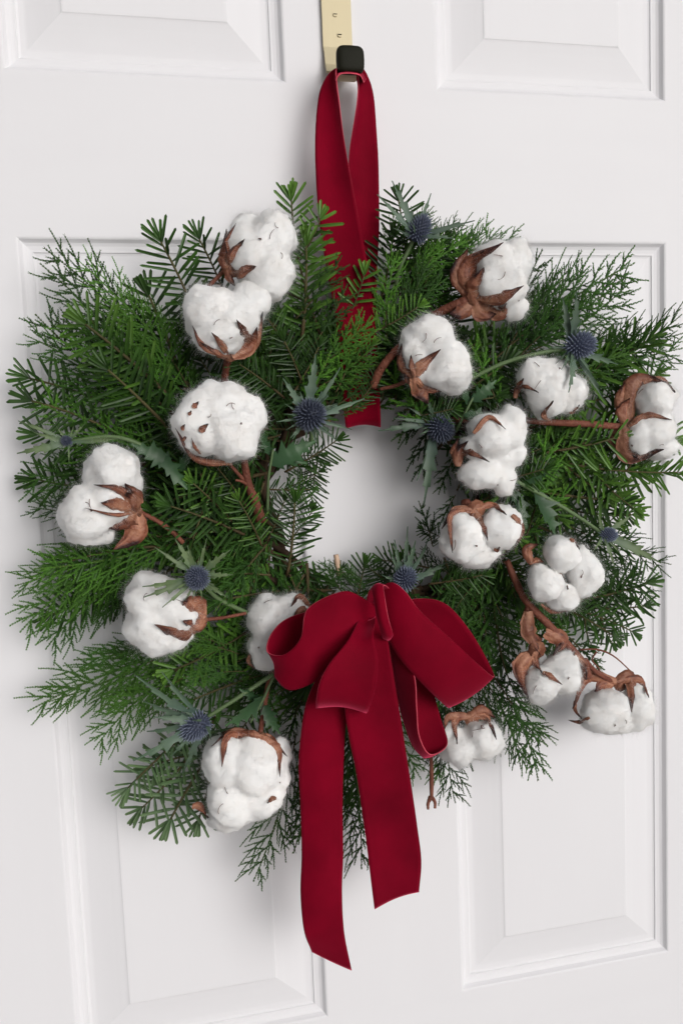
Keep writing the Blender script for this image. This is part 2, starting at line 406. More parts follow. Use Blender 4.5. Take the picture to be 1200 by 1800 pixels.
def needles_on(mbN, pts, nl, rnd, upv=Vector((0, 0, 1)), spacing=.0023, wd=.0023):
    tot = sum((pts[i+1]-pts[i]).length for i in range(len(pts)-1)); m = int(tot/spacing)
    for k in range(m):
        u = (k+.5)/m; f = u*(len(pts)-1); i = min(int(f), len(pts)-2); p = pts[i].lerp(pts[i+1], f-i)
        T = (pts[i+1]-pts[i]).normalized(); Sd = upv.cross(T).normalized(); U = T.cross(Sd)
        sd = 1 if k % 2 else -1
        el = rnd.choice((rnd.gauss(.12, .2), rnd.gauss(.12, .2), rnd.gauss(.75, .25), rnd.gauss(-.3, .15)))
        lean = math.radians(rnd.gauss(63, 8)) * (1-.4*max(0, (u-.85)/.15))
        out = Sd*sd*math.cos(el) + U*math.sin(el)
        d = T*math.cos(lean) + out*math.sin(lean)
        L = nl*1.04*rnd.uniform(.8, 1.1)*(.62+.38*min(1, u/.15))*(1-.2*max(0, (u-.75)/.25))*(1 if abs(el) < .5 else .8)
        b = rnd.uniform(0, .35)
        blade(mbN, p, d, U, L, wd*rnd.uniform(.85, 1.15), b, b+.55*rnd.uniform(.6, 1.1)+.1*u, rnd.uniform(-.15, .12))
    T = (pts[-1]-pts[-2]).normalized()
    for k in range(7):
        d = T + Vector((0, rnd.uniform(-.6, .6), rnd.uniform(-.3, .5)))
        blade(mbN, pts[-1], d, upv, nl*rnd.uniform(.5, .75), wd, .3, .9)
def fir_variant(L, shoots, nl, bend, seed):
    rnd = random.Random(seed); st, nd = MB(), MB()
    pts = curve_path(L, bend, 16, rnd.uniform(-.15, .15)); tube(st, pts, .0015, .0007, 6, .1, .9, .12); needles_on(nd, pts, nl, rnd)
    for s in range(shoots):
        u = .12+.6*s/max(1, shoots-1) if shoots > 1 else .4; i = int(u*15); sd = 1 if s % 2 else -1
        T = (pts[i+1]-pts[i]).normalized(); a = sd*math.radians(rnd.uniform(36, 52)); l = L*(.52-.32*u)*rnd.uniform(.8, 1.1)
        sub = curve_path(l, -sd*rnd.uniform(.1, .5), 9, rnd.uniform(-.1, .2)); ang = math.atan2(T.y, T.x)+a+0
        Rm = Matrix.Rotation(ang, 3, 'Z'); sub = [pts[i]+Rm@q for q in sub]
        tube(st, sub, .0010, .0005, 5, .3, .9, .1); needles_on(nd, sub, nl*.85, rnd)
    e = pts[-1]; return st, nd, e
def cord(mb, pts, r, rnd, tone0, tone1):
    """a branchlet sheathed in scale leaves"""
    P2, T, N = frames(pts); n = len(P2)
    tube(mb, P2, r*.62, r*.3, 4, tone0, tone1)
    step = r*1.9; acc = 0; k = 0
    for i in range(n-1):
        seg = P2[i+1]-P2[i]; L = seg.length; t = acc
        while t < L:
            p = P2[i]+seg*(t/L); u = (i+t/L)/(n-1); B = T[i].cross(N[i]); a = (k % 2)*PI/2 + rnd.uniform(-.3, .3)
            for sg in (1, -1):
                o = (N[i]*math.cos(a)+B*math.sin(a))*sg
                rr = r*(1-.4*u); tip = p + T[i]*rr*3.0 + o*rr*1.35*rnd.uniform(.8, 1.25); q = T[i].cross(o)*rr*.62; mid = p+T[i]*rr*1.2+o*rr*.9
                tn = tone0*(1-u)+tone1*u+rnd.uniform(-.1, .15)
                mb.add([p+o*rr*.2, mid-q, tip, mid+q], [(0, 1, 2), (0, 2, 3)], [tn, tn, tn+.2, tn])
            t += step; k += 1
        acc = t-L
def cedar_variant(L, bend, seed, dens=1., sparse=0.):
    rnd = random.Random(seed); st, nd = MB(), MB()
    n = 22; pts = curve_path(L, bend, n, rnd.uniform(-.12, .12)); tube(st, pts, .0011, .0005, 5, .4, .9, .15)
    cord(nd, pts[n//3:], .0019, rnd, .3, .8)
    nb = int(L/.0095*dens)
    for s in range(nb):
        u = .08+.88*s/nb; i = min(int(u*(n-1)), n-2); sd = 1 if s % 2 else -1; T = (pts[i+1]-pts[i]).normalized()
        a = sd*math.radians(rnd.uniform(22, 36)); l = L*(.46*(1-u)**.6+.07)*rnd.uniform(.65, 1.2)*(1-sparse*.45)*(.6 if u < .2 else 1)
        sub = curve_path(l, -sd*rnd.uniform(.2, .7), 8, rnd.uniform(-.25, .25)); Rm = Matrix.Rotation(math.atan2(T.y, T.x)+a, 3, 'Z')
        tilt = Matrix.Rotation(rnd.gauss(0, .35), 3, 'X'); sub = [pts[i]+Rm@(tilt@q) for q in sub]
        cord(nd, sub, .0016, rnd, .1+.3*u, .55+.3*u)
        ns = int(l/.0085*(1-sparse*.75))
        for q in range(ns):
            uu = .08+.60*q/max(1, ns); j = min(int(uu*7), 6); s2 = 1 if q % 2 else -1; T2 = (sub[j+1]-sub[j]).normalized()
            l2 = l*(.36*(1-uu)+.05)*rnd.uniform(.7, 1.1)
            d = Matrix.Rotation(s2*math.radians(rnd.uniform(24, 38)), 3, 'Z')@T2; d.z += rnd.uniform(-.25, .25); d.normalize()
            p0 = sub[j].lerp(sub[j+1], uu*7-j)
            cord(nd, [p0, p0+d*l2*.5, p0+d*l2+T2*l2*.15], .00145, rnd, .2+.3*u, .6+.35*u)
    return st, nd, pts[-1]
LIB = {}
def lib(key, var, mats):
    st, nd, e = var
    LIB[key] = (st.mesh('stem', 'twig'), {m: nd.mesh('foliage', m, False) for m in mats}, e)
fk = []
for i, (L, sh, nl, bd) in enumerate(((.09, 0, .025, .3), (.09, 1, .024, -.3), (.13, 2, .026, .5), (.13, 3, .023, -.4), (.17, 4, .025, .35), (.17, 5, .023, -.6), (.21, 5, .025, .3), (.07, 0, .027, .15))):
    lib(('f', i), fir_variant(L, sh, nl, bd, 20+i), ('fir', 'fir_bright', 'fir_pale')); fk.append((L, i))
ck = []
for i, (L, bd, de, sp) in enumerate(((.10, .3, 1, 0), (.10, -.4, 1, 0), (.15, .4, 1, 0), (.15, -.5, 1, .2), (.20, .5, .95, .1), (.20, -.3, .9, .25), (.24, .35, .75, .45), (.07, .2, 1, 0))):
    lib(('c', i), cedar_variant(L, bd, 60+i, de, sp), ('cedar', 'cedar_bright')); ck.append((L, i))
wc = P(662, 880, .04)
wreath = empty('evergreen_wreath', wc, 'round evergreen wreath of mixed dark green fir and feathery cypress hanging on the white door', 'wreath')
def sprig(kind, root, tip, mat=None, var=None, jit=.35, smax=1.25):
    v = tip-root; D = v.length
    tab = fk if kind == 'f' else ck
    if var is not None and kind == 'f' and not .82 < D/dict((b, a) for a, b in fk)[var] < 1.5: var = None
    if var is None:
        c = sorted(tab, key=lambda t: abs(math.log(D/t[0]*(.88 if kind == 'f' else 1)))+random.uniform(0, .25)); var = c[0][1]
    st, nds, e = LIB[(kind, var)]
    sc = D/e.length
    zr_ = Vector((0, -1, 0)) + Vector((random.uniform(-jit, jit), 0, random.uniform(-jit, jit)))
    if random.random() < .3: pass
    Xv = v.normalized(); Zv = (zr_-Xv*zr_.dot(Xv)).normalized(); Yv = Zv.cross(Xv)
    fl = random.choice((1, -1))
    R0 = Matrix((Xv, Yv, Zv)).transposed()
    el = e.normalized(); q = el.rotation_difference(Vector((1, 0, 0))).to_matrix()
    m3 = R0 @ (Matrix.Rotation(0 if fl > 0 else 0, 3, 'X')) @ q
    m3 = m3 @ Matrix.Diagonal((sc, sc, sc))
    m4 = m3.to_4x4(); m4.translation = root-wc
    mat = mat or {'f': 'fir', 'c': 'cedar'}[kind]
    o = obj('fir_sprig' if kind == 'f' else 'cypress_sprig', st, wreath, m4)
    c = obj('needles' if kind == 'f' else 'scale_leaves', nds[mat], o); c['kind'] = 'stuff'
    return o
def sp(kind, rx, ry, rd, tx, ty, td, mat=None, var=None, jit=.3): return sprig(kind, P(rx, ry, rd), P(tx, ty, td), mat, var, jit)

# woven vine base
hc = (662, 880)
mb = MB()
for k in range(9):
    a0 = random.uniform(0, 2*PI); pts = []
    for i in range(61):
        a = 2*PI*i/60; rr = 212+14*math.sin(a*3+k)+random.uniform(-2, 2)+10*math.cos(k*1.7); tw = a*4+k*2*PI/9
        pts.append(P(hc[0]+(rr+24*math.cos(tw))*math.cos(a+a0), hc[1]-(rr*1.02+24*math.cos(tw))*math.sin(a+a0), .032+.016*math.sin(tw)))
    tube(mb, pts, .0035, .0030, 6, .2, .8, .1)
child('vine_ring', mb, 'vine', wreath)

OUT = [(0, 500), (15, 520), (30, 520), (45, 500), (60, 490), (72, 490), (80, 400), (88, 300), (95, 330), (101, 440), (106, 500), (120, 510), (130, 530), (140, 520), (150, 570), (160, 600), (170, 600), (180, 590),
       (190, 580), (200, 575), (208, 540), (215, 560), (222, 590), (230, 560), (240, 590), (250, 560), (258, 560), (270, 480), (285, 450), (295, 460), (305, 460), (315, 410), (325, 440), (335, 500), (345, 480), (355, 470), (360, 500)]
def outr(a):
    a %= 360
    for (a0, r0), (a1, r1) in zip(OUT, OUT[1:]):
        if a0 <= a <= a1: return r0+(r1-r0)*(a-a0)/(a1-a0)
def ring_sprigs(n, kindp, r0, f0, f1, d0, d1, swirl, brightp, step_len=None):
    for k in range(n):
        a = 360*(k+random.uniform(-.4, .4))/n; ra = math.radians(a)
        rr = random.uniform(*r0); rx = 650+rr*math.cos(ra); ry = 885-rr*math.sin(ra)
        a2 = a + random.uniform(-swirl, swirl); R2 = outr(a2)*random.uniform(f0, f1)
        if step_len: R2 = min(R2, rr+random.uniform(*step_len))
        if R2 < rr+60: R2 = rr+60
        tx = 640+R2*math.cos(math.radians(a2)); ty = 885-R2*math.sin(math.radians(a2))
        if 545 < tx < 690 and ty < 560: continue
        kind = 'f' if random.random() < kindp(a) else 'c'
        mat = None
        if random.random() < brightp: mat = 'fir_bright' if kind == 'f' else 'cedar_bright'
        e0, e1 = random.uniform(*d0), random.uniform(*d1)
        if any(440 < qx < 900 and 1020 < qy < 1290 for qx, qy in ((tx, ty), ((tx+rx)/2, (ty+ry)/2))): e0, e1 = min(e0, .05), min(e1, .055)
        sprig(kind, P(rx, ry, e0), P(tx, ty, e1), mat)
kp = lambda a: .62 if (a % 360 < 60 or 90 < a % 360 < 200) else .42
ring_sprigs(48, kp, (150, 250), .62, .84, (.02, .04), (.010, .04), 16, .15)
ring_sprigs(46, kp, (150, 240), .55, .80, (.04, .06), (.03, .07), 24, .2)
ring_sprigs(40, kp, (150, 230), .45, .78, (.06, .08), (.06, .095), 34, .2, (120, 260))
ring_sprigs(32, lambda a: .5, (165, 300), .4, .7, (.075, .09), (.085, .11), 40, .25, (90, 170))
# the sprigs whose tips can be told apart in the photograph
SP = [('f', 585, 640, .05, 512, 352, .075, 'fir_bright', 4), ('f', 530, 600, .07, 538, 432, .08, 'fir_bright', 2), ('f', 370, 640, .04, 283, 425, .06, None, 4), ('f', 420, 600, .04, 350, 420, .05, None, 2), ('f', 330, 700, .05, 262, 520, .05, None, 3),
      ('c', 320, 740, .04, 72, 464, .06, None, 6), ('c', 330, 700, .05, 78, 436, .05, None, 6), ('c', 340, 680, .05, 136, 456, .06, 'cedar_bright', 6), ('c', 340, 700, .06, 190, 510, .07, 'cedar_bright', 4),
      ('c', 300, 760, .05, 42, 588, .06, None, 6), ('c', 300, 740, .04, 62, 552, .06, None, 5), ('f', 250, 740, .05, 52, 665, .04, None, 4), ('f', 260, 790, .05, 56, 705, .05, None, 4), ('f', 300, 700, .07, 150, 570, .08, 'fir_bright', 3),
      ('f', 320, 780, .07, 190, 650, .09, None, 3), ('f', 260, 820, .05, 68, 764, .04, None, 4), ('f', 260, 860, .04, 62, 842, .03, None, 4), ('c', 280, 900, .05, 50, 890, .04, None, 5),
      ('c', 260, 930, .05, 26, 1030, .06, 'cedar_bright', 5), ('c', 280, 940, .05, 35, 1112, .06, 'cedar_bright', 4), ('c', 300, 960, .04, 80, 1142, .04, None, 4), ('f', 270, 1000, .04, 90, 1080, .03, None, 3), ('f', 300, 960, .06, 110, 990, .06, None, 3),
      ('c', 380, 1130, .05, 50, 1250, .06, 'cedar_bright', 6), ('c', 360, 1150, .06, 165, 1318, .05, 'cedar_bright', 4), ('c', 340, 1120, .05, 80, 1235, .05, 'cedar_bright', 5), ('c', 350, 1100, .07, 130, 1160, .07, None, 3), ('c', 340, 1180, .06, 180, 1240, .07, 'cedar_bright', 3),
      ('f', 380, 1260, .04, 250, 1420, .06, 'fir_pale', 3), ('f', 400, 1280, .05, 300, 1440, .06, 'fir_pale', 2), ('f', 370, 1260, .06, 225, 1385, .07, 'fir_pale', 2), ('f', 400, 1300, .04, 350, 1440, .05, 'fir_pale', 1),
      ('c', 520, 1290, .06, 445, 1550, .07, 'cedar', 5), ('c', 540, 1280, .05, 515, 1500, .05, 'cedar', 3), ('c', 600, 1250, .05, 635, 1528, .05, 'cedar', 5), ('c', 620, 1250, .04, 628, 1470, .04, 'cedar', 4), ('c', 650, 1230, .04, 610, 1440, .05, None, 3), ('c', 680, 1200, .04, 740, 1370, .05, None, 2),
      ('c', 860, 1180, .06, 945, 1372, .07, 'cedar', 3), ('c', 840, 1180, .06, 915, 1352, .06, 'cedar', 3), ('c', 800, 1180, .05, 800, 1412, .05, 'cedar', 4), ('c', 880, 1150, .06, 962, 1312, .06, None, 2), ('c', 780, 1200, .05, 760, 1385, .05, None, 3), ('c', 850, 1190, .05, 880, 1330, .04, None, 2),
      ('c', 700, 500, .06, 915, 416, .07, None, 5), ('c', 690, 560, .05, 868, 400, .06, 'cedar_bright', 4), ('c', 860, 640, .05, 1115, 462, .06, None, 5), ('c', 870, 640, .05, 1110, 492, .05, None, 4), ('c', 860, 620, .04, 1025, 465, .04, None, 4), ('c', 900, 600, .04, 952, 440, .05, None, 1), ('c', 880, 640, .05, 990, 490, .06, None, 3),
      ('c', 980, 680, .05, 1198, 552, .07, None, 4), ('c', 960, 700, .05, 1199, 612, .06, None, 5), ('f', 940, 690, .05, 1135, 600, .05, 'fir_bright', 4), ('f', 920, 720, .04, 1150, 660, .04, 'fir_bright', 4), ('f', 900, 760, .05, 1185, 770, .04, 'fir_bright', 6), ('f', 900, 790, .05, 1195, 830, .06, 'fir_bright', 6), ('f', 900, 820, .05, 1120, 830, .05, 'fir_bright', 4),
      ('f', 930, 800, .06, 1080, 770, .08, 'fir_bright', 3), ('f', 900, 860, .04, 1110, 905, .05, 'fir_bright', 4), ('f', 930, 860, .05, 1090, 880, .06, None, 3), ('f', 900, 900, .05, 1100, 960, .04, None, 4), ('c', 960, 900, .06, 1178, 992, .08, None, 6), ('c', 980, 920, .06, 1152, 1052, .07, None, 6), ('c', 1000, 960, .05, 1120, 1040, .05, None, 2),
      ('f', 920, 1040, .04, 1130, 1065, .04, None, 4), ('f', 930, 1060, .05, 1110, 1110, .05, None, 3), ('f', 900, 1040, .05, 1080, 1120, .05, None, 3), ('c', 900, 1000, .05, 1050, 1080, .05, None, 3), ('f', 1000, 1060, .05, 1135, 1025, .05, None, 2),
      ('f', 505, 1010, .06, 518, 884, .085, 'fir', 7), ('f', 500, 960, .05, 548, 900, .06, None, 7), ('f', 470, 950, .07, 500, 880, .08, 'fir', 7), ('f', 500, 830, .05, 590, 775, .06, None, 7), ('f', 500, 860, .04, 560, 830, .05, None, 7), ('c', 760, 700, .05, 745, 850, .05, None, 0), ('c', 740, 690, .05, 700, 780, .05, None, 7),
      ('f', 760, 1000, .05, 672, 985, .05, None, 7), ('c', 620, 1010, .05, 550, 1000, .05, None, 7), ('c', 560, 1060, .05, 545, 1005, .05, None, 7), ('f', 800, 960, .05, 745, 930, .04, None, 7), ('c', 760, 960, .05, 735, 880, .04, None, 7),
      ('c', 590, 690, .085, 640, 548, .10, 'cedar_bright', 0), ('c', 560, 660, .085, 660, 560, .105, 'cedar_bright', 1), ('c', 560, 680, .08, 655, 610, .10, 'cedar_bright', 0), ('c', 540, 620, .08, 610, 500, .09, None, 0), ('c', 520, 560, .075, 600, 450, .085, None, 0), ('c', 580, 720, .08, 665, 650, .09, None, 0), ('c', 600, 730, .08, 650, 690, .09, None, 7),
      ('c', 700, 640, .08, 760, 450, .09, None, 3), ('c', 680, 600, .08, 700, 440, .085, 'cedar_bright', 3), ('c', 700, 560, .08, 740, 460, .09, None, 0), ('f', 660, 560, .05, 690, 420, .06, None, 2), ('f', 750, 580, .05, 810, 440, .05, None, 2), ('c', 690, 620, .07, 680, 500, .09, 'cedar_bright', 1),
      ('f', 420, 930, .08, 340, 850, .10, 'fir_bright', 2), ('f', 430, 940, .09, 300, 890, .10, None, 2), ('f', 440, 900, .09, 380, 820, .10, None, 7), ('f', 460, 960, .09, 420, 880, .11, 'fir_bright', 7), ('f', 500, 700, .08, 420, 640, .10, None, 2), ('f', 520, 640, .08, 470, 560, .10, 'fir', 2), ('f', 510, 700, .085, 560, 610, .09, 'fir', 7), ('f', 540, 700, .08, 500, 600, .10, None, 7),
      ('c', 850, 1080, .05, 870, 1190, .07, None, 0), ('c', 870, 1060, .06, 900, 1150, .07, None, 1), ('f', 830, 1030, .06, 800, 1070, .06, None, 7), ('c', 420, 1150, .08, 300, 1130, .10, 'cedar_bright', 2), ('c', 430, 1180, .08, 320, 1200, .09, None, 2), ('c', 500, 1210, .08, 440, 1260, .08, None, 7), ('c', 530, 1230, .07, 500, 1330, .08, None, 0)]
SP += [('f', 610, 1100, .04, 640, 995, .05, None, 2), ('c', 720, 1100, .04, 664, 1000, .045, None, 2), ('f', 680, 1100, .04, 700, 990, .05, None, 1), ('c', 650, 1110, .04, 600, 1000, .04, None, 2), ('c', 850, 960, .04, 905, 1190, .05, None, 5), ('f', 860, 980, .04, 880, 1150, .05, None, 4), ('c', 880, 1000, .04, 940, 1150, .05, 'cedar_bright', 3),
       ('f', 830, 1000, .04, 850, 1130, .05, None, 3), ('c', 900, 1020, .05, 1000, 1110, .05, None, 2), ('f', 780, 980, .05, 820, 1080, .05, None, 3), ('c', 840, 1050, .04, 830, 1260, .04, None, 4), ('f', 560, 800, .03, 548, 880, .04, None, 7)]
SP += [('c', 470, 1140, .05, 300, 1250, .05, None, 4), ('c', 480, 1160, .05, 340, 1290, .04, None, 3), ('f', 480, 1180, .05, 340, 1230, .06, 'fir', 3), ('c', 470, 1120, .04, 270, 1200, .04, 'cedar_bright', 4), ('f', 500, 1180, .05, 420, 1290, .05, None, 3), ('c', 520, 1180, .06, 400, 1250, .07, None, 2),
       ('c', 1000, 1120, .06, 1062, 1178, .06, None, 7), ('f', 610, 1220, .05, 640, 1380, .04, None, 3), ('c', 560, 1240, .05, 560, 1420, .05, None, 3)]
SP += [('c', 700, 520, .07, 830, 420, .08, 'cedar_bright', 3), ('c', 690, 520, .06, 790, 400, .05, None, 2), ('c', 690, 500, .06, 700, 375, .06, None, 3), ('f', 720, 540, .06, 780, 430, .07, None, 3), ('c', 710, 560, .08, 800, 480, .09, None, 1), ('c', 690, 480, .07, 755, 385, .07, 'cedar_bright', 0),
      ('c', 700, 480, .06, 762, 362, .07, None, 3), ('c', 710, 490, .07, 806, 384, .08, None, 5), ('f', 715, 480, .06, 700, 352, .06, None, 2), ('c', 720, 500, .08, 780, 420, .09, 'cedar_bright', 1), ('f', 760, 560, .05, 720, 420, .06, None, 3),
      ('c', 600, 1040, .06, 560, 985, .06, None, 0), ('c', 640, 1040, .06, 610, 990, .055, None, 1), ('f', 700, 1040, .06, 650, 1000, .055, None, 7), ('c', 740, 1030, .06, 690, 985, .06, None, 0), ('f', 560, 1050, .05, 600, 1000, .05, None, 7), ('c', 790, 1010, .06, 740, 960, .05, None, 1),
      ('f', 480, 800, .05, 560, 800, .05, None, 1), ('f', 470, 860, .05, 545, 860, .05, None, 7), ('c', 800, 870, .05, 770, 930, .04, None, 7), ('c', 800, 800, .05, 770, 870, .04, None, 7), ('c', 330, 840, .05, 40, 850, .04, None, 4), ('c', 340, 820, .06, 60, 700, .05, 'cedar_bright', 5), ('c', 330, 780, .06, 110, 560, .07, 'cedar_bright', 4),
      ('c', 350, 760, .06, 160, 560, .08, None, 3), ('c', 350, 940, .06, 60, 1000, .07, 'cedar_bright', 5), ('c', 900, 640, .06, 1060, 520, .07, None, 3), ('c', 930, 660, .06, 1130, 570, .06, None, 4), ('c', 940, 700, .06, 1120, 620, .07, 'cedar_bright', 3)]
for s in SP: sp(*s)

# ---------------------------------------------------------------- cotton
def fibres(V, N_, size, n, seed, width=.00004):
    """n curly lint fibres rooted on the surface points V with normals N_ (metres)"""
    r = np.random.default_rng(seed); idx = r.integers(0, len(V), n); n0 = N_[idx]; p = V[idx] - n0*.0004
    t = np.cross(n0, r.normal(size=(n, 3))); t /= np.linalg.norm(t, axis=1)[:, None]
    long_ = r.random(n) < .12; L = np.where(long_, r.uniform(.008, .015, n), r.uniform(.003, .0075, n))
    lift = np.where(r.random(n) < .5, r.uniform(.5, 1.6, n), r.uniform(.1, .5, n)); d = t + n0*lift[:, None]; d /= np.linalg.norm(d, axis=1)[:, None]
    ax = r.normal(size=(n, 3)); ax /= np.linalg.norm(ax, axis=1)[:, None]; cur = r.uniform(.2, .9, n)
    w_ = width*r.uniform(.6, 1.4, n); seg = 4; P_ = [p]
    for k in range(seg):
        d = d + np.cross(ax, d)*cur[:, None] - n0*.12; d /= np.linalg.norm(d, axis=1)[:, None]; p = p + d*(L/seg)[:, None]; P_.append(p)
    sd = np.cross(P_[-1]-P_[0], n0); sd /= np.maximum(np.linalg.norm(sd, axis=1), 1e-9)[:, None]
    out = np.zeros((n, (seg+1)*2, 3))
    for k, q in enumerate(P_):
        f = (w_*(1-.18*k))[:, None]; out[:, 2*k] = q - sd*f; out[:, 2*k+1] = q + sd*f
    nv = (seg+1)*2; base = np.arange(n)[:, None]*nv
    quads = np.concatenate([base+np.array([[2*k, 2*k+1, 2*k+3, 2*k+2]]) for k in range(seg)], 0)
    g = np.cross(out[:, 1]-out[:, 0], out[:, 2]-out[:, 0]); flip = (g*n0).sum(1) < 0
    fl = np.tile(flip, seg); quads[fl] = quads[fl][:, ::-1]
    nn = n0 + r.normal(size=(n, 3))*.42; nn /= np.linalg.norm(nn, axis=1)[:, None]
    return out.reshape(-1, 3), quads, np.repeat(nn, nv, axis=0)
def soft_mesh(ells, seed, smooth=7, voxel=.0016):
    """ellipsoids (centre, radii) fused, softened and pulled into uneven tufts"""
    import bmesh
    bm = bmesh.new()
    for k, (c, r) in enumerate(ells):
        m = Matrix.Translation(c) @ Matrix.Diagonal((*r, 1)); rr = bmesh.ops.create_icosphere(bm, subdivisions=3, radius=1)
        o = Vector((seed*3.1+k*7.7, k*2.3, 0))
        for v in rr['verts']:
            n = v.co.normalized(); v.co = m @ (n*(1.04+.24*noise.noise(n*1.1+o)+.10*noise.noise(n*2.4+o*2)))
    me = bpy.data.meshes.new('tmp'); bm.to_mesh(me); bm.free()
    o = bpy.data.objects.new('tmp', me); COL.objects.link(o)
    a = o.modifiers.new('r', 'REMESH'); a.mode = 'VOXEL'; a.voxel_size = voxel
    b = o.modifiers.new('s', 'SMOOTH'); b.factor = .6; b.iterations = smooth
    dg = bpy.context.evaluated_depsgraph_get(); ev = o.evaluated_get(dg); m2 = bpy.data.meshes.new_from_object(ev)
    bpy.data.objects.remove(o); bpy.data.meshes.remove(me)
    n = len(m2.vertices); V = np.zeros(n*3); m2.vertices.foreach_get('co', V); V = V.reshape(-1, 3)
    N_ = np.array([q.vector[:] for q in m2.vertex_normals])
    off = np.array([.0024*noise.noise(Vector(v)*75+Vector((seed, 0, 0)))+.0014*noise.noise(Vector(v)*230)+.0004*noise.noise(Vector(v)*520) for v in V])
    V = V + N_*off[:, None]
    polys = [tuple(p.vertices) for p in m2.polygons]; bpy.data.meshes.remove(m2)
    return V, N_, polys
from mathutils.bvhtree import BVHTree
TREES = []
def lint(root, name, ells, seed, smooth, nf):
    V, N_, polys = soft_mesh(ells, seed, smooth)
    FV, FQ, FN = fibres(V, N_, 1, nf, seed)
    me = bpy.data.meshes.new(name)
    me.from_pydata(np.concatenate([V, FV]).tolist(), [], polys+(FQ+len(V)).tolist())
    TREES.append(BVHTree.FromPolygons([Vector(v)+root.location for v in V], polys))
    me.materials.append(MAT['cotton']); me.polygons.foreach_set('use_smooth', [True]*len(me.polygons))
    me.normals_split_custom_set_from_vertices(np.concatenate([N_, FN]).tolist())
    return obj(name, me, root)

def front_d(locks, d0, x, y):
    v = (P(x, y, .3) - P(x, y, 0)).normalized(); o_ = P(x, y, .35); best = -1
    for t in locks:
        h = t.ray_cast(o_, -v)
        if h[0] is not None: best = max(best, -h[0].y/.76)
    return best
def front_d_spheres(locks, d0, x, y):
    best = -1
    for (lx, ly, rx, ry, dd) in locks:
        q = ((x-lx)/rx)**2+((y-ly)/ry)**2
        if q < 1: best = max(best, d0+dd+math.sqrt(1-q)*.88*(rx+ry)/2*mpp(d0))
    return best
def husk(root, locks, d0, base, mid, tip, wpx, off=.0025, back=.0, hook=1., flat=0.):
    n = 17; m = 8; wpx *= .9
    cl = spline([base, mid, tip], n); ds = []
    for i, (x, y) in enumerate(cl):
        f = front_d(locks, d0, x, y)
        ds.append(max(f, d0-.004-back) + off + .0005)
    for _ in range(2): ds = [(ds[max(i-1, 0)]+2*ds[i]+ds[min(i+1, n-1)])/4 for i in range(n)]
    for i in range(n):
        u = i/(n-1); ds[i] += hook*.0045*max(0, (u-.7)/.3)**2 + .001
    C = [P(x, y, d) for (x, y), d in zip(cl, ds)]
    vs, ts = [], []; sc = mpp(d0); sd0 = random.uniform(0, 99)
    for i in range(n):
        T = (C[min(i+1, n-1)]-C[max(i-1, 0)]).normalized(); vw = Vector((0, -1, 0)); Sd = T.cross(vw).normalized(); Nn = Sd.cross(T)
        if Nn.y > 0: Nn = -Nn
        u = i/(n-1); wd = wpx*sc*(.42+.58*math.sin(PI*min(1, u*1.5)**.8 if u < .67 else PI*1.0) if False else 1)
        prof_ = (.5+.5*math.sin(PI*min(u/.45, 1)/2))*(1-max(0, (u-.45)/.55)**1.0)+.03
        wd = wpx*sc*prof_*(1+.16*noise.noise(Vector((i*.8, 3, sd0))))
        for j in range(m+1):
            s = j/m*2-1; r = noise.noise(Vector((i*.45, j*.5, sd0))); r2 = noise.noise(Vector((i*.13, j*1.7, sd0+5)))
            p = C[i] + Sd*(s*wd/2*(1+.18*r)) + Nn*(-(s*s)*wd*.30*(1-flat) + .0012*r + .0008*r2)
            vs.append(p); ts.append(min(1, max(0, .15+.55*u+.5*max(0, u-.65)*2+.25*abs(s)*u+.2*r+.55*r2)))
    fs = []; W1 = m+1; nv = n*W1
    back_v = []
    for i in range(n):
        for j in range(W1): back_v.append(vs[i*W1+j]+Vector((0, .0007, 0)))
    for i in range(n-1):
        for j in range(m):
            a = i*W1+j; fs.append((a, a+1, a+1+W1, a+W1)); fs.append((nv+a, nv+a+W1, nv+a+1+W1, nv+a+1))
        for j in (0, m):
            a = i*W1+j; fs.append((a, a+W1, nv+a+W1, nv+a))
    mb = MB(); mb.add(vs+back_v, fs, ts+[min(1, t+.25) for t in ts])
    child('husk_segment', mb, 'husk', root)
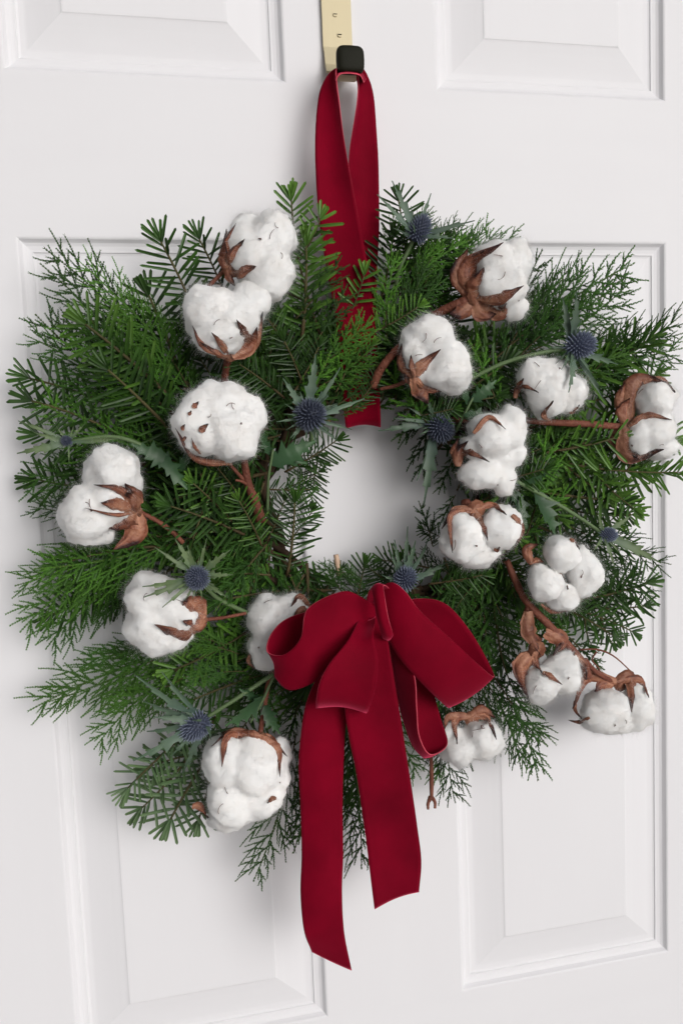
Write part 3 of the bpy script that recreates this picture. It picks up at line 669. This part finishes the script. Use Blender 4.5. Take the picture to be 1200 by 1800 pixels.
def boll(d0, c, label, locks, husks, stem=None, strands=3, knot=None, stems2=(), separate=False):
    root = empty('cotton_boll', P(c[0], c[1], d0), label, 'cotton boll', 'cotton bolls tucked into the wreath')
    Lk = [(x, y, rx, ry, dd) for (x, y, rx, ry, dd) in [(*l, 0)[:5] if len(l) == 4 else l for l in locks]]
    ells = []
    for (x, y, rx, ry, dd) in Lk:
        s = mpp(d0+dd); ells.append((P(x, y, d0+dd)-root.location, (rx*s*.98, (rx+ry)/2*s*.86, ry*s*.98)))
    sd_ = int(c[0]*7+c[1]); TREES.clear()
    if separate:
        for k, e in enumerate(ells): lint(root, 'cotton_lock', [e], sd_+k, 5, 5000)
    else: lint(root, 'cotton_lint', ells, sd_, 6, 17000)
    for h in husks:
        base, mid, tip, w_ = h[:4]; kw = h[4] if len(h) > 4 else {}
        husk(root, TREES, d0, base, mid, tip, w_, **kw)
    def stem_tube(st):
        pts, r0, r1 = st; r0 *= .84; r1 *= .84
        mb = MB(); tube(mb, px_path(pts, 26), r0, r1, 9, random.uniform(0, .5), random.uniform(.3, .9), .09); child('stem', mb, 'bark', root)
    if stem: stem_tube(stem)
    for st in stems2: stem_tube(st)
    if knot:
        x, y, rr = knot; mb = MB(); q = P(x, y, d0-.006); tube(mb, [q+Vector((0, 0.004, -.001)), q+Vector((0, 0, 0)), q+Vector((0, -.004, 0))], rr*.6, rr, 8, .3, .4, .15); child('calyx', mb, 'husk', root)
    strands = (strands+1)//2; xs_ = [l[0] for l in Lk]; ys_ = [l[1] for l in Lk]
    if strands:
        mb = MB()
        for k in range(strands):
            l = random.choice(Lk); x = l[0]+random.uniform(-.5, .5)*l[2]; y = l[1]+random.uniform(-.6, .6)*l[3]; a = random.uniform(0, 6.3); pts = []
            L = random.uniform(8, 26); cv = random.uniform(-.25, .25)
            for q in range(9):
                f = front_d(TREES, d0, x, y)
                if f < 0: break
                pts.append(P(x, y, f+.0015)); x += math.cos(a)*L/9; y += math.sin(a)*L/9; a += cv
            if len(pts) > 3: tube(mb, pts, .00035, .00018, 4)
        for k in range(1):
            l = random.choice(Lk); x = l[0]+random.uniform(-.6, .6)*l[2]; y = l[1]+random.uniform(-.6, .6)*l[3]; f = front_d(TREES, d0, x, y)
            if f > 0: q = P(x, y, f+.0012); tube(mb, [q, q+Vector((random.uniform(-.002, .002), 0, random.uniform(-.002, .002))), q+Vector((random.uniform(-.003, .003), 0, .001))], .0009, .0003, 5)
        if mb.v: child('dry_strands', mb, 'strand', root, kind='stuff')
    return root

boll(.10, (455, 450), 'topmost left cotton boll with a frayed husk on its left side', 
     [(478, 420, 40, 42, .004), (442, 440, 42, 44, 0), (470, 484, 44, 46, .002), (436, 402, 30, 24, -.008)],
     [((402, 478), (398, 445), (398, 402), 26, {'back': .002}), ((405, 480), (410, 445), (430, 420), 18, {}), ((404, 478), (425, 474), (450, 468), 26, {}), ((402, 470), (396, 430), (415, 392), 12, {}), ((400, 470), (404, 488), (414, 503), 16, {}), ((402, 470), (394, 455), (396, 425), 22, {'off': .006})],
     ([(345, 525, .075), (370, 500, .085), (400, 470, .09)], .0018, .0022), 5, (402, 474, .006))
boll(.115, (395, 560), 'fluffy cotton boll just below the topmost left one, husk at its bottom right',
     [(370, 545, 44, 42, .0), (388, 580, 44, 42, .004), (438, 532, 34, 34, -.004), (418, 560, 38, 40, .0), (350, 562, 24, 32, -.005)],
     [((405, 628), (358, 608), (338, 572), 12, {}), ((405, 628), (390, 605), (372, 584), 13, {}), ((408, 628), (436, 600), (416, 562), 30, {}), ((410, 626), (448, 600), (462, 548), 24, {}), ((408, 626), (440, 610), (452, 575), 26, {'off': .005}), ((405, 628), (385, 622), (350, 600), 12, {})],
     ([(402, 625, .105), (398, 645, .098), (394, 672, .085)], .0038, .0032), 4, (404, 622, .007))
boll(.125, (385, 745), 'cotton boll with brown flecks on its left rim, right above the forked brown stem',
     [(370, 715, 44, 42, 0), (352, 752, 46, 48, .003), (404, 762, 52, 50, .006), (428, 732, 38, 38, -.002), (398, 712, 40, 38, .0)],
     [((408, 815), (345, 806), (308, 752), 14, {'off': .001}), ((352, 760), (358, 752), (366, 745), 13, {'off': .001}), ((352, 798), (342, 785), (337, 770), 6, {'off': .001}), ((322, 757), (322, 752), (325, 746), 8, {'off': .001}), ((322, 775), (325, 770), (328, 768), 6, {'off': .001}), ((332, 730), (334, 726), (336, 722), 7, {'off': .001}), ((338, 716), (344, 712), (349, 706), 10, {'off': .001})],
     ([(400, 812, .12), (418, 832, .115), (434, 850, .108)], .0016, .0020), 5, None,
     [([(426, 775, .125), (428, 800, .118), (436, 850, .108), (448, 880, .10), (458, 915, .09)], .0028, .0052), ([(436, 852, .11), (424, 846, .113), (414, 844, .115)], .0016, .0010), ([(428, 778, .128), (427, 790, .126), (427, 800, .12)], .0048, .0038)])
boll(.11, (180, 875), 'far left cotton boll, two white lobes, orange husk on its right',
     [(198, 832, 48, 44, 0), (152, 902, 46, 46, 0), (186, 885, 44, 46, -.002), (160, 925, 38, 32, -.004), (210, 850, 36, 34, -.004)],
     [((238, 898), (210, 862), (165, 852), 16, {}), ((240, 895), (236, 872), (220, 850), 30, {}), ((238, 900), (205, 888), (178, 884), 26, {}), ((238, 902), (200, 905), (150, 893), 7, {}), ((238, 900), (236, 940), (200, 966), 44, {'flat': .3}), ((238, 900), (220, 915), (192, 930), 40, {}), ((238, 900), (232, 880), (222, 866), 34, {'off': .005})],
     ([(238, 897, .105), (270, 912, .098), (300, 932, .092), (322, 954, .088)], .0022, .0024), 5, (238, 898, .006))
boll(.115, (285, 1080), 'cotton boll partly covered by thistle leaves, dark pointed husk on its right',
     [(264, 1050, 42, 40, 0), (262, 1098, 44, 46, 0), (298, 1070, 42, 46, 0), (286, 1122, 44, 28, 0), (322, 1062, 24, 34, -.006)],
     [((358, 1090), (320, 1116), (272, 1098), 30, {}), ((358, 1088), (335, 1064), (322, 1058), 36, {}), ((358, 1088), (345, 1100), (322, 1092), 30, {'off': .004}), ((356, 1086), (350, 1060), (338, 1050), 26, {})],
     ([(352, 1090, .11), (390, 1086, .10), (432, 1078, .09)], .0018, .0016), 3, (354, 1088, .006))
boll(.080, (495, 1105), 'cotton boll half hidden behind the left loop of the bow',
     [(472, 1085, 36, 42, 0), (506, 1070, 36, 30, 0), (470, 1138, 34, 38, 0), (500, 1118, 40, 48, 0)],
     [((550, 1078), (528, 1050), (512, 1066), 14, {}), ((548, 1085), (530, 1075), (515, 1085), 18, {}), ((440, 1150), (438, 1165), (455, 1180), 8, {})],
     None, 5)
boll(.09, (433, 1370), 'large low left cotton boll hanging below, brown husk curling over its top',
     [(402, 1338, 46, 46, 0), (446, 1345, 52, 52, .004), (486, 1326, 26, 30, -.002), (410, 1402, 46, 46, 0), (456, 1398, 46, 40, 0), (398, 1434, 34, 26, -.006), (482, 1360, 28, 34, 0)],
     [((456, 1294), (402, 1298), (390, 1348), 18, {}), ((456, 1294), (488, 1318), (492, 1366), 16, {}), ((456, 1294), (410, 1284), (372, 1312), 9, {}), ((456, 1294), (476, 1300), (505, 1330), 14, {}), ((458, 1296), (440, 1292), (420, 1296), 16, {}), ((338, 1418), (352, 1420), (366, 1438), 16, {'back': .01}), ((486, 1404), (478, 1406), (470, 1412), 10, {})],
     ([(456, 1296, .085), (462, 1260, .085), (470, 1210, .08), (478, 1180, .07)], .0026, .0026), 3, (456, 1296, .006))
boll(.10, (880, 490), 'upper right cotton boll in a big dark brown husk, on a thick stem',
     [(868, 458, 40, 36, 0), (888, 496, 42, 48, 0), (902, 462, 30, 42, -.002), (902, 540, 26, 24, -.002), (866, 500, 34, 34, .0)],
     [((838, 522), (822, 470), (884, 426), 34, {}), ((836, 520), (808, 480), (822, 436), 40, {'back': .004, 'flat': .3}), ((836, 520), (822, 490), (850, 440), 42, {'off': .0}), ((838, 524), (882, 522), (920, 502), 26, {}), ((838, 526), (878, 548), (890, 534), 36, {}), ((836, 524), (850, 552), (872, 552), 34, {}), ((838, 522), (812, 548), (790, 552), 34, {'back': .002}), ((836, 522), (840, 500), (850, 470), 40, {})],
     ([(838, 520, .095), (810, 532, .09), (782, 544, .08), (752, 560, .07)], .0050, .0045), 4, (834, 522, .009))
boll(.122, (765, 625), 'cotton boll beside the hanging ribbon, orange leaf-like husk pointing down',
     [(756, 590, 42, 34, 0), (778, 640, 48, 46, .002), (728, 608, 28, 32, -.004), (738, 648, 30, 32, 0), (798, 652, 28, 40, -.002)],
     [((730, 662), (706, 640), (706, 604), 20, {}), ((732, 660), (745, 640), (774, 614), 24, {}), ((730, 662), (724, 640), (722, 624), 12, {'off': .004}), ((728, 662), (742, 690), (752, 710), 36, {'flat': .4}), ((730, 664), (755, 684), (775, 688), 16, {}), ((728, 660), (718, 668), (710, 655), 16, {})],
     ([(728, 660, .115), (700, 676, .105), (668, 684, .095)], .0022, .0016), 5, (730, 662, .006),
     [([(712, 600, .115), (690, 622, .108), (668, 650, .098), (655, 680, .088)], .0036, .0044)])
boll(.105, (968, 682), 'smooth white cotton boll under the upper right blue thistle',
     [(942, 660, 34, 34, 0), (958, 698, 42, 36, .002), (1000, 692, 34, 36, 0), (975, 665, 36, 34, .0)],
     [((912, 682), (926, 680), (946, 690), 8, {}), ((905, 700), (912, 680), (920, 665), 14, {'back': .004}), ((966, 738), (956, 728), (972, 705), 12, {}), ((1000, 726), (1010, 722), (1018, 712), 8, {})],
     None, 4)
boll(.08, (1145, 735), 'rightmost cotton boll at the picture edge, on a long horizontal brown stem',
     [(1150, 702, 42, 36, 0), (1150, 758, 44, 40, 0), (1162, 786, 30, 26, -.002), (1122, 768, 28, 32, 0)],
     [((1104, 752), (1120, 672), (1172, 672), 40, {'off': .003}), ((1104, 750), (1094, 700), (1098, 672), 30, {'back': .004}), ((1104, 750), (1140, 730), (1180, 738), 16, {}), ((1102, 752), (1110, 800), (1166, 790), 44, {}), ((1102, 752), (1092, 780), (1120, 806), 44, {'back': .002}), ((1102, 750), (1098, 720), (1106, 700), 30, {}), ((1130, 672), (1165, 668), (1186, 690), 16, {'off': .003})],
     ([(1104, 752, .075), (1040, 746, .078), (960, 742, .08), (880, 736, .08), (790, 738, .07)], .0040, .0032), 4, (1103, 752, .008))
boll(.125, (865, 800), 'knobbly four-lobed cotton boll right of the wreath opening',
     [(862, 766, 48, 40, .004), (896, 756, 28, 42, 0), (904, 798, 22, 22, 0), (848, 834, 42, 28, 0), (886, 848, 22, 26, -.002), (838, 786, 28, 26, 0), (872, 812, 34, 30, -.004)],
     [((832, 762), (860, 734), (888, 754), 11, {}), ((804, 800), (828, 796), (860, 812), 15, {}), ((806, 820), (808, 795), (822, 775), 24, {}), ((804, 810), (800, 790), (806, 770), 18, {'back': .003})],
     None, 3, None, [([(818, 880, .10), (820, 895, .105), (830, 905, .11)], .005, .006)])
boll(.125, (840, 940), 'cotton boll of two round white lobes with a dark husk tip between them',
     [(814, 945, 42, 44, 0), (878, 928, 38, 42, 0), (838, 974, 40, 26, -.004)],
     [((836, 898), (848, 918), (857, 950), 18, {}), ((836, 898), (794, 908), (795, 972), 15, {}), ((900, 905), (918, 930), (902, 968), 16, {}), ((836, 896), (800, 898), (776, 930), 16, {}), ((838, 896), (866, 888), (890, 905), 14, {}), ((868, 965), (874, 968), (878, 962), 7, {})],
     None, 2, (834, 894, .009), separate=True)
boll(.118, (990, 1008), 'round cotton boll of four even lobes facing the camera',
     [(985, 975, 36, 34, .004), (1024, 1005, 32, 48, 0), (956, 1024, 34, 34, .004), (990, 1050, 34, 28, 0)],
     [((935, 992), (928, 966), (948, 956), 22, {}), ((936, 990), (946, 986), (958, 990), 14, {}), ((1002, 946), (1010, 954), (1018, 966), 9, {}), ((950, 1062), (972, 1076), (1000, 1074), 8, {}), ((984, 1006), (992, 1020), (998, 1036), 7, {'off': -.002})],
     None, 1, separate=True)
boll(.11, (965, 1190), 'cotton boll below the thick forked stem, wrapped left and above by brown husk',
     [(988, 1172, 38, 32, 0), (950, 1204, 34, 34, .002), (992, 1196, 32, 28, 0)],
     [((942, 1148), (918, 1178), (928, 1228), 40, {}), ((954, 1182), (968, 1190), (988, 1204), 13, {}), ((958, 1112), (990, 1128), (972, 1152), 36, {'flat': .2}), ((930, 1075), (932, 1115), (948, 1150), 36, {'flat': .2, 'hook': 0}), ((948, 1140), (940, 1160), (952, 1182), 22, {}), ((1010, 1150), (1030, 1170), (1030, 1195), 12, {})],
     ([(890, 985, .09), (905, 1020, .095), (925, 1058, .10), (970, 1105, .105), (1020, 1160, .10), (1032, 1190, .095)], .0034, .0048), 1, (940, 1140, .008),
     [([(928, 1062, .10), (920, 1095, .10), (928, 1110, .10), (950, 1125, .10)], .0028, .0026)])
boll(.08, (1075, 1245), 'lowest right cotton boll hanging free of the greens, curled brown husk on top',
     [(1060, 1250, 48, 42, .002), (1116, 1244, 34, 44, 0), (1080, 1268, 46, 22, -.004)],
     [((1086, 1200), (1036, 1192), (1006, 1246), 26, {}), ((1086, 1200), (1060, 1205), (1045, 1216), 28, {}), ((1084, 1200), (1110, 1198), (1110, 1252), 36, {}), ((1086, 1198), (1125, 1196), (1140, 1226), 18, {}), ((1036, 1262), (1018, 1270), (998, 1266), 10, {'hook': 0}), ((1010, 1232), (1012, 1250), (1022, 1264), 8, {})],
     ([(1084, 1200, .075), (1060, 1190, .08), (1040, 1175, .09), (1028, 1160, .098)], .0028, .0026), 2, (1086, 1202, .007))
boll(.085, (825, 1300), 'small lower cotton boll behind the right loop of the bow',
     [(846, 1300, 34, 38, .002), (806, 1316, 34, 34, 0), (866, 1304, 20, 26, -.002), (788, 1294, 22, 28, -.004)],
     [((826, 1260), (802, 1266), (803, 1308), 20, {}), ((826, 1260), (856, 1262), (872, 1300), 16, {}), ((822, 1262), (790, 1262), (780, 1285), 18, {}), ((828, 1260), (850, 1250), (870, 1262), 24, {})],
     None, 3, (826, 1262, .008))

# ---------------------------------------------------------------- thistles
def serrated(L, wd, teeth, seed, lobed=.0):
    """lance-shaped leaf along +X with spiny teeth; folded along the midrib"""
    rnd = random.Random(seed); mb = MB(); up, dn = [], []
    n = teeth*3+1
    mid = []
    for i in range(n):
        u = i/(n-1); w0 = wd/2*(math.sin(PI*min(1, u*.9+.12))**.9)*(1-.3*u); 
        if i == n-1: w0 = .00015
        x = u*L; z = .06*L*math.sin(PI*u)+rnd.uniform(-.01, .01)*L
        mid.append((x, 0, z))
        for lst, s in ((up, 1), (dn, -1)):
            ph = i % 3
            k = {0: .72, 1: .78, 2: 1.2+lobed}[ph]*rnd.uniform(.75, 1.25); xx = x + (L/teeth*.32 if ph == 2 else 0)
            if i in (0, n-1): k = 1 if i else .5
            lst.append((xx, s*w0*k, z+w0*.55*(k-.3)))
    vs = mid+up+dn; fs = []
    for i in range(n-1):
        fs.append((i, i+1, n+i+1, n+i)); fs.append((i+1, i, 2*n+i, 2*n+i+1))
    ts = [i/(n-1) for i in range(n)]*3
    mb.add(vs, fs, ts); return mb
BR = [serrated(1, w_, t, 10+i) for i, (w_, t) in enumerate(((.16, 5), (.12, 4), (.20, 6), (.10, 4)))]
BRM = {m: [b.mesh('bract', m) for b in BR] for m in ('bract', 'bract_green')}
LFM = [serrated(1, .46, 5, 40, .1).mesh('thistle_leaf', 'leaf'), serrated(1, .38, 4, 41, .15).mesh('thistle_leaf', 'leaf')]
def orient(root, tip, jit=.4, wf=1):
    v = tip-root; L = v.length; Xv = v.normalized(); z = Vector((random.uniform(-jit, jit), -1, random.uniform(-jit, jit))); Zv = (z-Xv*z.dot(Xv)).normalized(); Yv = Zv.cross(Xv)
    m = (Matrix((Xv, Yv, Zv)).transposed()@Matrix.Diagonal((L, L*wf, L))).to_4x4(); return m
def head_mesh(seed):
    rnd = random.Random(seed); mb = MB()
    N_, K_ = 14, 9; vs = []; fs = []
    for i in range(K_+1):
        ph = PI*i/K_
        for j in range(N_): vs.append(Vector((.82*math.sin(ph)*math.cos(2*PI*j/N_), .82*math.sin(ph)*math.sin(2*PI*j/N_), 1.0*math.cos(ph))))
    for i in range(K_):
        for j in range(N_):
            a = i*N_+j; b = i*N_+(j+1) % N_; fs.append((a, b, b+N_, a+N_))
    mb.add(vs, fs, 0)
    n = 210
    for k in range(n):
        z = 1-2*(k+.5)/n
        if z < -.8: continue
        a = k*2.39996; r = math.sqrt(1-z*z); d = Vector((r*math.cos(a), r*math.sin(a), z)); base = Vector((d.x*.78, d.y*.78, d.z*.95))
        L = rnd.uniform(.34, .55); s = d.orthogonal().normalized(); t = d.cross(s)
        dd = (d+Vector((0, 0, .25))).normalized()
        V = [base+(s*math.cos(q)+t*math.sin(q))*.075 for q in (0, PI/2, PI, 3*PI/2)]; V2 = [base+dd*L*.55+(s*math.cos(q)+t*math.sin(q))*.055 for q in (0, PI/2, PI, 3*PI/2)]; tip = base+dd*L
        mb.add(V+V2+[tip], [(0, 1, 5, 4), (1, 2, 6, 5), (2, 3, 7, 6), (3, 0, 4, 7), (4, 5, 8), (5, 6, 8), (6, 7, 8), (7, 4, 8)], [.15]*4+[.55]*4+[1.0])
    return mb.mesh('flower_head', 'thistle', False)
HEADS = [head_mesh(1), head_mesh(2)]
def thistle(c, rpx, d, axis, tips, label, stem=None, mat='bract', auto=6, el=1.15):
    ctr = P(c[0], c[1], d); ax = Vector(axis).normalized(); s = rpx*random.uniform(.76, .92)*mpp(d)
    root = empty('sea_holly', ctr, label, 'thistle flower', 'blue thistles tucked into the wreath')
    h = obj('flower_head', random.choice(HEADS), root); h.matrix_local = (ax.to_track_quat('Z', 'Y').to_matrix()@Matrix.Diagonal((s, s, s*el))).to_4x4()
    b0 = ctr-ax*s*.75
    for (x, y, dd) in tips:
        o = obj('bract', random.choice(BRM[mat]), root); t = P(x, y, d+dd); m = orient(b0, t); m.translation = b0-ctr; o.matrix_local = m
    t1 = ax.orthogonal().normalized(); t2 = ax.cross(t1)
    for k in range(auto):
        a = 2*PI*(k+random.random()*.6)/auto; v = (t1*math.cos(a)+t2*math.sin(a))+ax*random.uniform(.1, .8)
        o = obj('bract', random.choice(BRM[mat]), root); m = orient(b0, b0+v.normalized()*s*random.uniform(1.7, 2.5)); m.translation = b0-ctr; o.matrix_local = m
    if stem:
        mb = MB(); pts = spline([tuple(q) for q in stem], 16); pts = [P(*q) for q in pts]; pts[0] = b0
        tube(mb, pts, .0016, .0020, 7, .2, .8, .05); child('stem', mb, 'thistle_stem', root)
    return root
thistle((736, 404), 24, .095, (.45, -.25, .8), [(688, 318, .0), (662, 342, .0), (757, 340, .0), (834, 388, .01), (775, 385, .01), (712, 370, .0), (722, 362, .0), (732, 365, .0), (690, 400, .01), (800, 420, .01)],
        'grey-blue thistle at the top edge, immediately right of the hanging ribbon', [(725, 425, .085), (700, 480, .075), (690, 560, .06)])
thistle((1018, 607), 27, .12, (.55, -.75, .05), [(1012, 512, .01), (988, 522, .0), (998, 690, .012), (1062, 706, .01), (960, 610, -.01), (1050, 560, .0), (1085, 640, -.01), (985, 650, .01), (975, 640, .0), (1040, 660, .01)],
        'blue thistle with tall narrow bracts above the smooth white boll at upper right', [(1005, 612, .11), (950, 620, .105), (880, 640, .095), (800, 680, .08)])
thistle((545, 730), 28, .125, (.05, -.95, .2), [(555, 622, .0), (497, 664, .0), (598, 645, .0), (485, 742, .0), (618, 755, -.01), (600, 780, -.01), (640, 700, -.02), (510, 770, .0), (560, 790, .0), (580, 690, .01), (590, 715, .0)],
        'round blue thistle facing forward, just left of the ribbon above the opening', [(545, 735, .10), (548, 780, .08)], auto=12)
thistle((772, 752), 25, .09, (.1, -.8, -.4), [(745, 886, .01), (731, 845, .005), (690, 735, .0), (664, 758, -.01), (750, 700, .01), (800, 720, .0), (715, 715, .0), (735, 765, .01)],
        'shaded dark blue thistle at the upper right of the opening, leaves hanging down', [(775, 745, .08), (800, 700, .07)])
thistle((347, 1016), 25, .145, (-.1, -.95, .1), [(272, 962, .0), (308, 948, .0), (364, 945, .0), (406, 966, .0), (250, 1031, .005), (252, 1050, .008), (285, 1068, .008), (410, 1010, .0), (400, 1050, .0), (330, 958, .0), (300, 1040, .01), (380, 1040, .0)],
        'blue thistle with olive green bracts overlapping a cotton boll at lower left', [(350, 1015, .13), (380, 1050, .10), (440, 1080, .08)], 'bract_green', auto=14)
thistle((345, 1275), 24, .10, (-.8, -.3, -.35), [(234, 1337, .005), (258, 1285, .0), (240, 1186, .0), (285, 1180, -.01), (300, 1330, .0), (320, 1360, -.01), (250, 1230, .0), (270, 1260, .01)],
        'blue thistle in side view at lower left, pointing down towards the door', [(362, 1262, .095), (420, 1225, .095), (480, 1185, .09)])
thistle((712, 1018), 24, .09, (.0, -.7, .5), [(716, 925, .0), (693, 948, .0), (685, 965, .0), (755, 940, .0), (790, 985, .0), (730, 950, .005), (670, 1010, .0)],
        'blue thistle peeping out behind the top of the bow', None, auto=5)
thistle((1068, 940), 16, .10, (.6, -.6, 0), [(1160, 990, .0), (1110, 905, .0), (1090, 975, .0), (1050, 900, .0), (1120, 960, .0), (1080, 1000, .0), (1040, 970, .01)],
        'small green-blue thistle at the right on a straight green stem', [(1055, 935, .095), (1010, 905, .098), (960, 875, .10), (905, 845, .10)], 'bract_green')
thistle((118, 775), 9, .09, (-.3, -.8, .3), [(30, 797, .0), (32, 740, .0), (130, 748, .0), (122, 815, .01), (60, 760, .0), (150, 745, .0), (100, 750, .0), (215, 770, .01)],
        'small unopened green thistle at the far left edge of the wreath', [(130, 775, .085), (200, 768, .09), (260, 790, .09), (320, 850, .08)], 'bract_green')

# leafy thistle sprays
def spray(label, stem, leaves):
    root = empty('leaf_sprig', P(*stem[0]), label, 'leaves', 'broad toothed leaves among the greens')
    mb = MB(); tube(mb, px_path(stem, 12), .0013, .0010, 6, .2, .6, .05); child('stem', mb, 'thistle_stem', root)
    for (bx, by, tx, ty, d, k) in leaves:
        b = P(bx, by, d); o = obj('leaf', LFM[k], root); m = orient(b, P(tx, ty, d+.006), .5); m.translation = b-root.location; o.matrix_local = m
spray('broad dark leaves under the forward facing thistle', [(470, 900, .09), (472, 840, .10), (480, 790, .105)], [(476, 815, 555, 775, .10, 0), (478, 800, 455, 755, .10, 1), (474, 800, 540, 815, .095, 1)])
spray('toothed leaves between the two uppermost left bolls and the far left boll', [(330, 850, .09), (290, 810, .10), (250, 790, .10)], [(300, 815, 230, 780, .10, 0), (310, 830, 340, 780, .095, 1), (280, 800, 330, 860, .10, 1)])
spray('green leaves right above the low left cotton boll', [(480, 1190, .09), (462, 1230, .095), (440, 1270, .095)], [(462, 1225, 395, 1275, .095, 0), (465, 1240, 492, 1290, .09, 0), (455, 1230, 420, 1210, .09, 1)])
spray('toothed leaf below the boll beside the ribbon', [(800, 760, .09), (820, 720, .10), (835, 690, .10)], [(830, 705, 872, 668, .10, 0), (825, 715, 800, 670, .095, 1), (815, 730, 872, 735, .10, 1)])
spray('toothed leaves hanging from the straight green stem at right', [(905, 845, .095), (930, 860, .10), (980, 888, .10)], [(940, 865, 975, 945, .10, 0), (915, 850, 960, 830, .10, 1), (900, 860, 925, 930, .09, 1)])

# bare twigs
def twig_thing(name, label, parts, mat='bark'):
    root = empty(name, P(*parts[0][0][0]), label, 'twig')
    for (pts, r0, r1) in parts:
        mb = MB(); tube(mb, px_path(pts, 14), r0, r1, 7, .1, .7, .12); child('shoot', mb, mat, root)
twig_thing('cotton_twig', 'bare brown twig with a forked tip hanging below the bow on the right', [([(752, 1240, .06), (757, 1320, .06), (758, 1395, .062), (757, 1402, .062)], .0020, .0019), ([(757, 1400, .062), (752, 1412, .064), (752, 1423, .066)], .0022, .0012), ([(758, 1400, .062), (764, 1410, .064), (764, 1421, .066)], .0020, .0012)])
twig_thing('curved_twig', 'thin curved dark twig above the lowest right boll', [([(1018, 1142, .07), (1050, 1142, .07), (1080, 1155, .07), (1118, 1190, .068)], .0010, .0006), ([(1048, 1145, .07), (1040, 1160, .07), (1052, 1175, .07), (1058, 1192, .07)], .0009, .0005)])
twig_thing('cut_stem', 'pale cut stem end standing up from the bottom of the opening', [([(596, 1010, .045), (592, 985, .05), (590, 975, .05)], .0030, .0022)], 'pith')
sp('c', 1040, 1150, .07, 1058, 1180, .07, None, 7)
